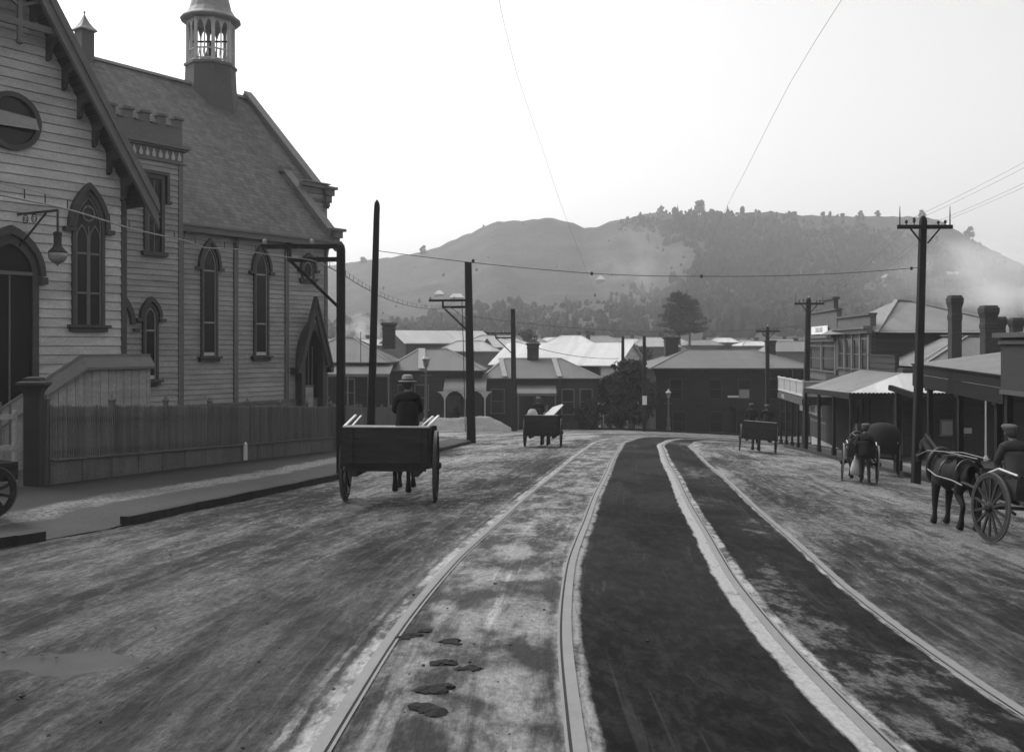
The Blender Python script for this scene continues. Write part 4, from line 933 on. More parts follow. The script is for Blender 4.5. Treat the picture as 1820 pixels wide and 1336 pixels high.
def verandah(par, F, s0, s1, d0, dep, z_back, z_front, zfloor, nposts, roofm='iron_roof_dark', arches=False, postm='trim_mid'):
    mb = MB(); L = math.hypot(dep, z_back-z_front); mb.quad(F(s0,d0+dep,z_front), F(s1,d0+dep,z_front), F(s1,d0,z_back), F(s0,d0,z_back), [(s0,0),(s1,0),(s1,L),(s0,L)])
    mb.quad(F(s0,d0+dep,z_front-.05), F(s0,d0,z_back-.05), F(s1,d0,z_back-.05), F(s1,d0+dep,z_front-.05)); v = mb.build("verandah_roof", M[roofm], par)
    mb = MB(); F.box(mb, s0, s1, d0+dep-.06, d0+dep+.02, z_front-.22, z_front-.01); mb.build("fascia", M[postm], v)
    for k in range(nposts):
        s = s0+.1+(s1-s0-.2)*k/max(1, nposts-1); mb = MB(); F.box(mb, s-.05, s+.05, d0+dep-.1, d0+dep, zfloor, z_front-.221)
        if arches:
            for sg in (-1, 1):
                pts = [F(s, d0+dep-.03, z_front-1.1), F(s+sg*.10, d0+dep-.03, z_front-.75), F(s+sg*.32, d0+dep-.03, z_front-.42), F(s+sg*.62, d0+dep-.03, z_front-.26), F(s, d0+dep-.03, z_front-.23)]
                mb.prism(pts, F.n*-.03)
        mb.build("post", M[postm], v)
    return v
def zat(X, Y, up=0): return gz(X, Y)+up
# the three cottages facing up the street
Yc = 74; xa = PX(515, Yc); xb = PX(686, Yc)
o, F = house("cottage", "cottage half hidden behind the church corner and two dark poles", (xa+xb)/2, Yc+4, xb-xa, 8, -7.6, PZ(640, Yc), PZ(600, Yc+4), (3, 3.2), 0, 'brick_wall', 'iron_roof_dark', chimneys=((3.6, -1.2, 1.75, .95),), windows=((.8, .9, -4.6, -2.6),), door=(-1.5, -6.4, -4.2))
verandah(o, F, -.5, 4.3, 4, 2.2, PZ(648, Yc), PZ(664, Yc-2), -6.9, 4)
mb = MB(); p = Vector((PX(643, 74), 73.5, PZ(640, 74))); mb.bar(p-Vector((0,0,.4)), p+Vector((0,0,2.2)), .05); mb.build("flue_pipe", M['iron'], o)
Yc = 78; xa = PX(688, Yc); xb = PX(855, Yc)
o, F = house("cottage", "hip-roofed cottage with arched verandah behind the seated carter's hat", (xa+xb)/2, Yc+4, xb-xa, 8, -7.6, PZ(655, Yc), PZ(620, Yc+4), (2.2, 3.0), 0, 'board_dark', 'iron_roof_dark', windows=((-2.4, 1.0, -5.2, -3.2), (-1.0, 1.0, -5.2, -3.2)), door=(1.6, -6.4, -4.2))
verandah(o, F, .9, 4.3, 4.0, 1.9, PZ(672, Yc), PZ(690, Yc-2), -6.9, 3, arches=True, postm='trim_pale')
mb = MB(); mb.bar(F(-1.0, 4.3, PZ(655, Yc)+.03), F(-1.35, .2, PZ(620, Yc+4)+.05), .55, .02); mb.build("pale_roof_strip", M['flash'], o)
Yc = 79; xa = PX(862, Yc); xb = PX(1062, Yc)
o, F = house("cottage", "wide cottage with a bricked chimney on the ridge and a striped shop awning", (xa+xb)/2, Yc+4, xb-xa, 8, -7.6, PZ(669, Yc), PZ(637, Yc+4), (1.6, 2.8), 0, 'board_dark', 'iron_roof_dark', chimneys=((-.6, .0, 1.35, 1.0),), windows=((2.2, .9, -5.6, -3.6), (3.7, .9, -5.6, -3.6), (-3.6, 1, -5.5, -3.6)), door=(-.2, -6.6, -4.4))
v = verandah(o, F, -2.0, 1.2, 4.0, 1.5, PZ(684, Yc), PZ(699, Yc-2), -6.9, 3, 'iron_roof')
for s, s2 in ((-3.0, -3.4), (1.5, 1.2)): mb = MB(); mb.bar(F(s, 4.3, PZ(669, Yc)+.03), F(s2, .2, PZ(637, Yc+4)+.05), .42, .02); mb.build("pale_roof_strip", M['flash'], o)
# sheds and houses behind
house("barn", "long gabled barn with pale iron roof behind the hip-roofed cottage", PX(790, 128)-1, 130, 13, 8, -8, PZ(608, 126), PZ(587, 128), (0, 0), 30, 'board_dark', 'iron_roof_pale', flash=False, cat="barn")
o, F = house("house", "pale hip-roofed house with a small front gablet between the two bracket poles", PX(880, 116), 120, 9.6, 7, -8, PZ(615, 116), PZ(596, 120), (3, 3), 0, 'board_mid', 'iron_roof_pale', windows=((-2.2, 1.2, -3.0, -1.4),))
mb = MB(); mb.prism([F(-1.7, 3.9, 0), F(-.3, 3.9, 0), F(-1.0, 3.9, .95)], F.n*-2.2); mb.build("gablet", M['trim'], o)
house("house", "low house with a white roof tucked behind the barn end", PX(832, 112), 116, 7, 6, -8, PZ(622, 112), PZ(606, 115), (2, 2), 0, 'board_mid', 'iron_roof_pale')
house("warehouse", "big shed with a broad whitewashed iron roof behind the wide cottage", PX(1012, 101), 101, 13.5, 9.5, -8.5, -1.75, .35, (0, 0), -24, 'board_pale', 'iron_roof_white', flash=False, cat="shed", windows=((4, 2, -4, -2),))
house("house", "white-roofed house with two chimneys beyond the whitewashed shed", PX(1015, 150), 150, 8, 7, -7, PZ(611, 150), PZ(596, 152), (2.5, 2.5), -8, 'board_pale', 'iron_roof_white', chimneys=((1.2, 1, 1.0, .7), (2.6, .6, 1.0, .7)))
house("house", "grey-roofed house right of the twin chimneys", PX(1066, 158), 160, 6.5, 6, -6, PZ(608, 158), PZ(596, 160), (1.2, 1.8), 8, 'board_dark', 'iron_roof', chimneys=((-1, .5, .8, .7),))
house("house", "white-roofed house beside the feet of the tall pines", PX(1165, 150), 152, 7, 6, -7, PZ(614, 150), PZ(599, 152), (2, 2), 0, 'board_mid', 'iron_roof_pale', chimneys=((1.2, .5, .9, .7),))
far = [(1290,195,6,607,600,'iron_roof_white',"small bright roof alone to the right of the pines"),(1330,210,5,610,604,'iron_roof_pale',"tiny pale roof right of the small bright one"),(1395,180,8,612,603,'iron_roof_pale',"pale roof behind the right end of the hotel ridge"),(1415,150,9,622,606,'iron_roof',"broad grey roof beyond the second telegraph pole"),(1345,170,6,613,606,'iron_roof_white',"white roof just above the hotel ridge"),(1250,185,7,612,604,'iron_roof',"grey roof between the hotel chimney and the far bright roof"),(1195,200,7,609,601,'iron_roof_pale',"pale roof seen between the pine trunks"),(1120,180,6,609,602,'iron_roof_white',"white roof left of the round dark tree"),(985,185,6,606,599,'iron_roof_white',"little white roof above the whitewashed shed"),(945,170,6,610,601,'iron_roof',"grey far roof just right of the small bracket pole"),(640,150,9,612,602,'iron_roof_pale',"pale roof in the smoke left of the tall leaning pole"),(1090,210,7,606,600,'iron_roof',"grey roof on the far edge of the flat below the bare hill")]
for px, Y, wd, re, rr, rm, lb in far:
    house("house", lb, PX(px, Y), Y+2.5, wd, 5, gz(PX(px, Y), Y)-1, PZ(re, Y), PZ(rr, Y+2), (1.6, 1.6), random.uniform(-12, 12), 'board_mid', rm, detail=False, chimneys=((.8, .5, .8, .6),), group=None)
hillh = [(1545,468,440,6,"house high on the slope under the drifting smoke"),(1580,492,400,6,"small white-roofed house low on the slope beside the tall telegraph pole"),(1690,487,420,8.5,"long white house on the slope above the tall brick chimney"),(1738,498,400,6,"house with a domed pale roof near the right edge of the hill"),(812,527,420,6,"pale house on the hill above the bracket arm"),(781,521,430,4,"small pale hut on the hill left of the pale house"),(1067,496,430,3.5,"tiny white hut on the bare hillside below the trolley wire")]
for px, row, Y, wd, lb in hillh:
    yy = np.linspace(285, 720, 200); rr_ = HY-hill_z(np.full(200, float(px)), yy)/yy*FPX; Y = float(yy[np.argmin(np.abs(rr_-(row+6)))]); z = float(hill_z(np.array([px]), Y)[0]); wd *= Y/430
    house("hillside_house", lb, PX(px, Y), Y, wd, 5, z-3, z+1.6, z+3.4, (1.4, 1.4), 0, 'board_mid', 'iron_roof_pale', detail=False, flash=False)
# the two-storey hotel across the end of the street
Yh = 82; xa = PX(1166, Yh); xb = PX(1440, Yh)
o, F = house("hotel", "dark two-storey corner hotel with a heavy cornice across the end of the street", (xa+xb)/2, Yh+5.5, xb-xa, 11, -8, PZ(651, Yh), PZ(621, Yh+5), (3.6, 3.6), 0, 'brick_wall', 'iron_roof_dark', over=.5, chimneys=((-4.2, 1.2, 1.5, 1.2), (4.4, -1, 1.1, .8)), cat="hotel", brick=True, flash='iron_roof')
zt = PZ(651, Yh); hw = (xb-xa)/2; mb = MB()
F.box(mb, -hw-.3, hw+.3, 5.5, 5.95, zt-.35, zt-.12); F.box(mb, -hw-.15, hw+.15, 5.5, 5.75, zt-.75, zt-.351); F.box(mb, -hw-.1, hw+.1, 5.5, 5.62, zt-3.55, zt-3.1)
for k in range(44): s = -hw+.1+k*(2*hw-.2)/43; F.box(mb, s-.05, s+.05, 5.751, 5.9, zt-.55, zt-.352)
mb.build("cornice", M['brick_wall'], o)
FH = Fr(*F(0, 5.5, 0).xy, (1, 0), (0, -1)); wx = [-4.9, -1.5, .95, 3.6, 5.6]
for i, s in enumerate(wx): rect_window(FH, s, .95, zt-2.75, zt-1.15, o, 'board_dark', pane='glass')
for s in (-4.6, -1.45, 4.6): rect_window(FH, s, 1.05, zt-5.6, zt-3.9, o, 'board_dark')
mb = MB(); FH.box(mb, .25, .95+.35, .03, .05, zt-2.7, zt-2.0) if False else FH.box(mb, .52, 1.38, .021, .03, zt-2.72, zt-1.95); mb.build("half_blind", M['blind'], o)
mb = MB(); FH.box(mb, -.5, .45, .13, .2, zt-2.66, zt-2.5); mb.build("white_board", M['white'], o)
mb = MB(); FH.box(mb, .3, 3.1, 0, .10, -8, zt-3.7); FH.box(mb, .4, 1.6, .101, .13, -8, zt-4.0); mb.build("door", M['shop_dark'], o)
mb = MB(); FH.box(mb, -.3, 4.6, .05, 1.2, zt-3.62, zt-3.48); FH.box(mb, -.3, 4.6, 1.15, 1.2, zt-3.47, zt-2.75)
mb.build("balcony", M['brick_wall'], o)
mb = MB(); FH.box(mb, 2.35, 2.43, 1.1, 1.18, -7.4, zt-3.63); mb.build("balcony_post", M['trim_mid'], o)
# ------------------------------------------------------------------ shops down the right-hand side
def text_mesh(name, txt, size, origin, xdir, zdir, m, par, depth_=.006):
    cu = bpy.data.curves.new("lettering", 'FONT'); cu.body = txt; cu.size = size; cu.align_x = 'CENTER'; cu.align_y = 'CENTER'; cu.extrude = depth_
    t_ = bpy.data.objects.new("lettering", cu); C.objects.link(t_); dg = bpy.context.evaluated_depsgraph_get(); dg.update()
    me = bpy.data.meshes.new_from_object(t_.evaluated_get(dg)); bpy.data.objects.remove(t_); bpy.data.curves.remove(cu)
    x = Vector(xdir).normalized(); y = Vector(zdir).normalized(); nn = x.cross(y); off_ = Vector((0,0,0)); q = par
    while q is not None: off_ += q.location; q = q.parent
    o_ = Vector(origin)
    for v in me.vertices: v.co = o_ + x*v.co.x + y*v.co.y + nn*v.co.z - off_
    me.materials.clear(); me.materials.append(m); ob = bpy.data.objects.new(name, me); ob.parent = par; C.objects.link(ob); return ob
def fl(Y): return 14.58+.108*Y      # shop front line
SU = Vector((.108, 1, 0)).normalized(); SN = Vector((-1, .108, 0)).normalized()      # along the shop fronts (away), and out to the street
def FSH(Y0, dx=0.0): return Fr(fl(Y0)+dx, Y0, (SU.x, SU.y), (SN.x, SN.y))
def shop_body(o, Y0, Y1, dep, zt, wallm, z0=-9):
    mb = MB(); a, b = Vector((fl(Y0)-3.3+3.3, Y0, 0)), Vector((fl(Y1), Y1, 0)); c, d_ = b+Vector((dep, 0, 0)), a+Vector((dep, 0, 0))
    mb.hexa([p+Vector((0,0,z0)) for p in (a, d_, c, b)]+[p+Vector((0,0,zt)) for p in (a, d_, c, b)])
    FE = Fr(a.x, a.y, (1, 0), (0, -1)); boards(mb, FE, lambda z: (0, dep), zt-6.2, zt, .23, .004)
    return mb.build("wall", M[wallm], o)
# corner shop: hipped iron roof, parapet, verandah wrapping round into the side street
o = thing("corner_shop", "single-storey boarded corner shop with hipped iron roof and verandah turning into the side street", "shop", (20, 49, -6))
Y0, Y1 = 48.5, 54.2; shop_body(o, Y0, Y1, 12.5, -1.15, 'board_dark')
e = [Vector((20.55, 48.1, -1.05)), Vector((33, 48.1, -1.05)), Vector((33, 54.3, -1.05)), Vector((21.1, 54.3, -1.05))]; ra_, rb_, rc_ = Vector((24.1, 50.6, .5)), Vector((29.6, 50.6, .5)), Vector((24.5, 54.29, .55))
mb = MB(); mb.quad(e[0], e[1], rb_, ra_, [(0,0),(12,0),(9,4),(4,4)]); mb.quad(e[3], e[0], ra_, rc_, [(0,0),(6.2,0),(3.7,3.8),(0,3.8)]); mb.quad(e[2], rc_+Vector((5.1,0,-.05)), rb_, e[1], [(0,0),(4,4),(8,4),(12,0)]); mb.quad(ra_, rb_, rc_+Vector((5.1,0,-.05)), rc_, [(0,0),(5,0),(5,4),(0,4)])
ro = mb.build("roof", M['iron_roof'], o)
mb = MB(); up = Vector((0,0,.05)); mb.bar(ra_+up, rb_+up, .12, .04); mb.bar(ra_+up, rc_+up, .5, .05); mb.bar(e[0]+up, ra_+up, .10, .04); mb.bar(e[0]+up+Vector((-.05,.75,.0)), ra_+up+Vector((.0,.75,.0)), .10, .04); mb.build("ridge_flashing", M['flash'], ro)
F = FSH(Y0); mb = MB(); F.box(mb, 1.0, 6.6, -.10, .1, -1.9, -.55); F.box(mb, .95, 6.65, -.14, .16, -.549, -.47); F.box(mb, 1.0, 6.6, .101, .14, -1.2, -1.14); F.box(mb, 1.0, 6.6, .101, .14, -.9, -.86)
mb.build("parapet", M['board_dark'], o)
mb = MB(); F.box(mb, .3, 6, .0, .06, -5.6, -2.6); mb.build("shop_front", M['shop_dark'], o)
for s in (1.0, 2.1): rect_window(F, s, .6, -4.6, -2.7, o, 'board_mid')
kc = Vector((float(kerbR(45.4))+.15, 45.4, 0)); kf = Vector((float(kerbR(56.3))+.15, 56.3, 0)); ke = Vector((27.0, 45.4, 0))
zc_, zf_ = -2.22, -2.45
mb = MB(); q = [kc+Vector((0,0,zc_)), kf+Vector((0,0,zf_)), Vector((fl(56.3), 56.3, -1.35)), Vector((fl(Y0), Y0, -1.35))]; mb.quad(*q, [(0,0),(11,0),(11,3.5),(3,3.5)])
mb.quad(*[p-Vector((0,0,.06)) for p in q[::-1]])
vr = mb.build("verandah_roof", M['iron_roof'], o); vr["label"] = "street-side verandah roof"
mb = MB(); q = [ke+Vector((0,0,zc_)), kc+Vector((0,0,zc_)), Vector((fl(Y0), Y0, -1.35)), Vector((27, Y0, -1.35))]; mb.quad(*q, [(11,0),(0,0),(3,3.2),(11,3.2)]); mb.quad(*[p-Vector((0,0,.06)) for p in q[::-1]])
v2 = mb.build("verandah_roof", M['iron_roof_white'], o); v2["label"] = "bright side-street verandah roof"
mb = MB(); mb.bar(kc+Vector((0,0,zc_-.16)), kf+Vector((0,0,zf_-.16)), .08, .26); mb.bar(kc+Vector((0,0,zc_-.16)), ke+Vector((0,0,zc_-.16)), .08, .26)
for k in range(60): p = kc.lerp(ke, k/60)+Vector((0,-.05,zc_-.01)); mb.box(p, .09, .05, .05)
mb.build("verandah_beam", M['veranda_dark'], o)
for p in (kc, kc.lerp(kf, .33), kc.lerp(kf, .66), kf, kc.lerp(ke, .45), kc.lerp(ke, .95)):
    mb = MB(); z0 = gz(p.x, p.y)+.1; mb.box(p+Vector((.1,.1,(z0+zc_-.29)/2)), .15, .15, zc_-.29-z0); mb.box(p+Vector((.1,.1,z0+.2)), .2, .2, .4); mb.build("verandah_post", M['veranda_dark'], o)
FE = Fr(fl(Y0), Y0, (1, 0), (0, -1))
sg = thing("street_sign", "white street-name board fixed high on the corner shop's side wall", "street sign", FE(2.5, .04, -2.55))
xs_ = PX(1691, 48.5)-fl(Y0)
mb = MB(); FE.box(mb, xs_-.52, xs_+.52, .04, .07, -2.66, -2.44); mb.build("board", M['white'], sg)
text_mesh("lettering", "BRADDOCK ST", .155, FE(xs_, .071, -2.55), (1,0,0), (0,0,1), M['iron'], sg)
xw = PX(1690, 48.5)-fl(Y0)
rect_window(FE, xw, 1.0, PZ(772, 48.5), PZ(748, 48.5), o, 'trim_mid', d=.035, pane='blind', bars=False)
nb = thing("notice", "small pale notice nailed to the boards between two verandah posts", "notice", FE(3.6, .04, -4))
xn = PX(1714, 48.5)-fl(Y0); mb = MB(); FE.box(mb, xn-.35, xn+.35, .04, .06, PZ(770, 48.5), PZ(760, 48.5)); mb.build("board", M['trim_pale'], nb)
# two-storey false-fronted shops
def false_front(label, Y0, Y1, z_par, z_cor, z_sill, panes, wallm, ped=None, dep=9.0, signtxt=None):
    o = thing("false_front_shop", label, "shop", (fl(Y0)+2, Y0+2, -7)); L = (Y1-Y0)/SU.y; F = FSH(Y0)
    shop_body(o, Y0, Y1, dep, z_cor, wallm)
    mb = MB(); F.box(mb, 0, L, -.2, .02, z_sill-3.6, z_cor); boards(mb, F, lambda z: (0, L), z_sill, z_cor, .24, .022); F.box(mb, 0, L, -.25, .08, z_cor+.25, z_par); F.box(mb, -.06, L+.06, -.3, .2, z_par, z_par+.12); mb.build("false_front", M['board_mid'], o)
    mb = MB(); F.box(mb, -.12, L+.05, -.05, .48, z_cor+.10, z_cor+.24); F.box(mb, -.05, L, -.02, .3, z_cor-.16, z_cor+.099); F.box(mb, -.1, L+.04, .02, .50, z_cor+.241, z_cor+.27); mb.build("cornice", M['trim_mid'], o)
    for k in range(panes+1):
        s = .2+(L-.4)*k/panes; mb = MB(); F.box(mb, s-.14, s+.14, .02, .16, z_sill, z_cor-.17); mb.build("pilaster", M['trim_mid'], o)
    for k in range(panes):
        s = .2+(L-.4)*(k+.5)/panes; rect_window(F, s, (L-.4)/panes-.75, z_sill+.2, z_cor-.5, o, 'board_mid', d=.05)
    if ped:
        mb = MB(); F.box(mb, ped[0], ped[1], -.2, .1, z_par+.121, z_par+ped[2]); F.box(mb, ped[0]-.12, ped[1]+.12, -.28, .2, z_par+ped[2]+.001, z_par+ped[2]+.14); mb.build("pediment", M['trim'], o)
    mb = MB(); F.box(mb, .2, L-.2, .03, .08, z_sill-3.4, z_sill-.5); mb.build("shop_front", M['shop_dark'], o)
    return o, F, L
o, F, L = false_front("two-storey shop with a plain false front and a row of tall narrow upper windows", 54.4, 62.4, PZ(562, 57), PZ(588, 56), PZ(662, 56), 4, 'board_dark')
ap = Vector((23.9, 59.5, PZ(534, 59.5))); c4 = [Vector((20.6, 54.1, PZ(591, 54.1))), Vector((30.2, 54.1, PZ(591, 54.1))), Vector((30.2, 64, PZ(591, 54.1))), Vector((20.6, 64, PZ(591, 54.1)))]; ap2 = ap+Vector((.9, 0, -.05))
mb = MB(); mb.add([c4[0], c4[1], ap2, ap], [(0,1,2,3)], [[(0,0),(10,0),(6,6),(4,6)]]); mb.add([c4[3], c4[0], ap], [(0,1,2)], [[(0,0),(10,0),(5,6)]]); mb.add([c4[1], c4[2], ap2], [(0,1,2)], [[(0,0),(10,0),(5,6)]]); mb.add([c4[2], c4[3], ap, ap2], [(0,1,2,3)], [[(0,0),(10,0),(6,6),(5,6)]])
ro = mb.build("roof", M['iron_roof'], o); mb = MB(); mb.bar(c4[0]+up, ap+up, .25, .05); mb.bar(c4[1]+up, ap2+up, .3, .05); mb.bar(ap+up, ap2+up, .3, .05); mb.build("ridge_flashing", M['flash'], ro)
o, F, L = false_front("taller false-fronted shop with a small pediment and white lettered signboard", 62.6, 71.5, PZ(554, 66), PZ(603, 65), PZ(664, 65), 2, 'board_dark', (.8, 4.0, .75))
zs_ = PZ(587, 68); mb = MB(); F.box(mb, 2.2, L-1.4, .17, .21, zs_-.28, zs_+.28); sb = mb.build("signboard", M['white'], o)
text_mesh("lettering", "OAKLAND", .5, F((L+.8)/2, .211, zs_), -SU, (0,0,1), M['trim'], sb)
# verandah of the near shop, seen from a little above its roof edge
o = thing("shop_verandah", "high verandah roof with deep dark fascia carried on square posts beside the tall telegraph pole", "verandah", (16, 30, -4))
va = Vector((float(kerbR(35.6))+.1, 35.6, PZ(646, 35.6))); vb = Vector((float(kerbR(27.3))+.1, 27.3, PZ(667, 27.3))); bk = Vector((3.6, .2, .46))
mb = MB(); q = [vb, va, va+bk, vb+bk]; mb.quad(*q, [(0,0),(9.6,0),(9.6,3.6),(0,3.6)]); mb.quad(*[p-Vector((0,0,.06)) for p in q[::-1]]); mb.build("verandah_roof", M['iron_roof'], o)
mb = MB(); dz = Vector((0,0,1)); mb.bar(va-dz*.20, vb-dz*.20, .06, .32); mb.bar(va-dz*.60, vb-dz*.60, .05, .45); mb.bar(va-dz*.20, va+bk-dz*.2, .06, .28); mb.bar(va-dz*.02, vb-dz*.02, .16, .05)
for k in range(8): p = va.lerp(vb, k/8); mb.bar(p-dz*.3, p+bk-dz*.2, .06, .12)
mb.build("fascia", M['veranda_dark'], o)
for f in (.20, .56, .93):
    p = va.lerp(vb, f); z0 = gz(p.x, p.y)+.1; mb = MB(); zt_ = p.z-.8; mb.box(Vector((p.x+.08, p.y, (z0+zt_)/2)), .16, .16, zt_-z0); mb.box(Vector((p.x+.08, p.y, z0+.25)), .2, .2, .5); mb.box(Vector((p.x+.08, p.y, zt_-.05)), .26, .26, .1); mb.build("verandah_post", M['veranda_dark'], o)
p = Vector((PX(1596, 37.2), 37.2, 0)); z0 = gz(p.x, p.y)+.1; mb = MB(); mb.box(Vector((p.x, p.y, (z0-1.75)/2)), .2, .2, -1.75-z0); mb.box(Vector((p.x, p.y, z0+.3)), .26, .26, .6); mb.bar(Vector((p.x-.2, p.y+.3, -1.62)), Vector((va.x+.4, va.y, -1.95)), .15, .2); mb.build("end_post", M['veranda_dark'], o)
# shop at the right edge with a tall fascia board on the verandah
o = thing("shop", "dark shop with a corniced parapet board over the kerb at the right edge", "shop", (15, 22, -4))
a = Vector((float(kerbR(27.2))+.05, 27.2, 0)); b = Vector((float(kerbR(15))+.05, 15, 0)); zt_ = PZ(599, 27.2)
mb = MB(); mb.bar(a+dz*(zt_-.75), b+dz*(zt_-.75), .14, 1.5); mb.bar(a+Vector((.0, -.08, zt_-.75)), a+Vector((4.2, -.08, zt_-.75)), .14, 1.5); mb.build("parapet_board", M['board_dark'], o)
mb = MB(); mb.bar(a+dz*(zt_+.05), b+dz*(zt_+.05), .5, .14); mb.bar(a+Vector((-.2,0,zt_+.05)), a+Vector((4.2,0,zt_+.05)), .5, .14); mb.bar(a+dz*(zt_-.15), b+dz*(zt_-.15), .3, .1); mb.bar(a+dz*(zt_-1.55), b+dz*(zt_-1.55), .22, .12); mb.build("cornice", M['trim'], o)
mb = MB(); q = [b+Vector((0,0,zt_+.1)), a+Vector((0,0,zt_+.1)), a+Vector((4,0,zt_+.5)), b+Vector((4,0,zt_+.5))]; mb.quad(*q, [(0,0),(10,0),(10,4),(0,4)]); mb.build("verandah_roof", M['iron_roof'], o)
for yy in (27.0, 22.5, 18):
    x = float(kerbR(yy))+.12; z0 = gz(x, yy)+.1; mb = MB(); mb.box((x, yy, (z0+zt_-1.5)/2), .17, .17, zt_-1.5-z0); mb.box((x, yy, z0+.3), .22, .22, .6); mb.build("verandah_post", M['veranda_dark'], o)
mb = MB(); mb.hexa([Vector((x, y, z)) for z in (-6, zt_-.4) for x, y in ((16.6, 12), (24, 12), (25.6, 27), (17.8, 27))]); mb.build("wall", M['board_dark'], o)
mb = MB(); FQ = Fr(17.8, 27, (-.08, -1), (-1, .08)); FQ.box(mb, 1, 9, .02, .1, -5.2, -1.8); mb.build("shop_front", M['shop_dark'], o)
# balconied building lower down
o = thing("balcony_shop", "shop with a panelled balcony over the pavement and painted lettering on its fascia", "shop", (19, 74, -8))
FB_ = Fr(float(kerbR(56.6))+.15, 56.6, (SU.x, SU.y), (SN.x, SN.y)); L = 8.6; zf_ = -3.0
mb = MB(); FB_.box(mb, 0, L, -3.1, .0, zf_-.14, zf_); FB_.box(mb, 0, L, -.05, .08, zf_-.5, zf_-.141); FB_.box(mb, 0, .12, -3.0, .05, zf_-.5, zf_-.141); bl_ = mb.build("balcony_floor", M['trim'], o)
mb = MB()
for k in range(4): FB_.box(mb, .1+k*2.1, .1+k*2.1+1.95, -.02, .03, zf_+.15, zf_+.85)
FB_.box(mb, .0, .02, -2.9, -.1, zf_+.15, zf_+.85); mb.build("balcony_panel", M['paint_panel'], o)
mb = MB(); FB_.box(mb, -.05, L, -.06, .08, zf_+.86, zf_+.94); FB_.box(mb, -.05, L, -.05, .06, zf_+.02, zf_+.14); FB_.box(mb, -.06, .05, -3, -.07, zf_+.86, zf_+.94)
for k in range(5): FB_.box(mb, k*2.1-.02, k*2.1+.09, -.05, .07, zf_+.0, zf_+1.0)
mb.build("balcony_rail", M['trim_pale'], o)
for k in range(5):
    p = FB_(.1+k*2.05, -.1, 0); z0 = gz(p.x, p.y)+.1; mb = MB(); mb.box((p.x, p.y, (z0+zf_-.5)/2), .12, .12, zf_-.5-z0); mb.box((p.x, p.y, z0+.15), .2, .2, .3); mb.build("verandah_post", M['veranda_dark'], o)
mb = MB(); FB_.box(mb, .6, 7.6, -1.2, -1.14, zf_-1.25, zf_-.60); sb = mb.build("hanging_signboard", M['white'], o)
text_mesh("lettering", "HAT HATS", .55, FB_(3.6, -1.13, zf_-.93), -SU, (0,0,1), M['trim'], sb)
text_mesh("fascia_lettering", "COFFEE", .34, FB_(6.6, .085, zf_-.31), -SU, (0,0,1), M['trim_pale'], o)
mb = MB(); FB_.box(mb, -.5, L+.4, -7, -3.2, -9, -1.9); mb.build("wall", M['board_dark'], o)
mb = MB(); FB_.box(mb, .1, L, -3.199, -3.1, -8, zf_-.6); mb.build("shop_front", M['shop_dark'], o)
mb = MB(); FB_.box(mb, .4, L-.4, -2.2, -2.1, -6.9, -6.1); mb.build("counter_board", M['trim_pale'], o)
# brick chimneys standing over the right-hand roofs
ch = [(1697, 525, 600, 47, 0.78, "tall brick chimney with a corbelled crown standing alone right of the telegraph pole"), (1757, 543, 608, 47, 0.95, "flat-crowned brick chimney with a chipped left shoulder"), (1775, 563, 608, 49, 0.8, "lower rounded brick chimney pressed against the flat-crowned stack"), (1806, 565, 606, 47, .75, "short brick chimney nearest the right edge above the parapet shop")]
for px, r0, r1, Y, wd, lb in ch:
    X = PX(px, Y); z0 = PZ(r1, Y)-2.4; o = thing("chimney_stack", lb, "chimney", (X, Y, z0), "brick chimneys over the shop roofs"); mb = MB(); chim(mb, X, Y, z0, PZ(r0, Y)-z0, wd*.62, wd*.56); mb.build("shaft", M['brick'], o)
house("house", "low house whose dark ridge joins the tall chimney to the next stacks", 31.6, 68, 4.6, 4, -6, -.2, PZ(583, 68), (.8, .8), 0, 'board_dark', 'shop_dark', flash=False, detail=False)
# ------------------------------------------------------------------ poles
def pole_shaft(x, y, z0, z1, w0, w1, lean=(0,0), pointed=True):
    mb = MB(); k = math.sqrt(.5)
    b_ = Vector((x, y, z0-.6)); t_ = Vector((x+lean[0], y+lean[1], z1)); r0, r1 = w0*k, w1*k; vs = []; rows = [(b_, r0), (b_.lerp(t_, .93), r0+(r1-r0)*.93), (t_-dz*.22, r1), (t_-dz*.10, r1*.8), (t_, r1*.15)] if pointed else [(b_, r0), (b_.lerp(t_, .5), (r0+r1)/2), (t_, r1)]
    n = 8; sq = [(1,.82),(.82,1),(-.82,1),(-1,.82),(-1,-.82),(-.82,-1),(.82,-1),(1,-.82)]
    for p, r in rows:
        for a_, c_ in sq: vs.append(p+Vector((a_*r*.72, c_*r*.72, 0)))
    fs = [(i*n+j, i*n+(j+1) % n, (i+1)*n+(j+1) % n, (i+1)*n+j) for i in range(len(rows)-1) for j in range(n)]+[tuple(range((len(rows)-1)*n, len(rows)*n))]
    mb.add(vs, fs); return mb
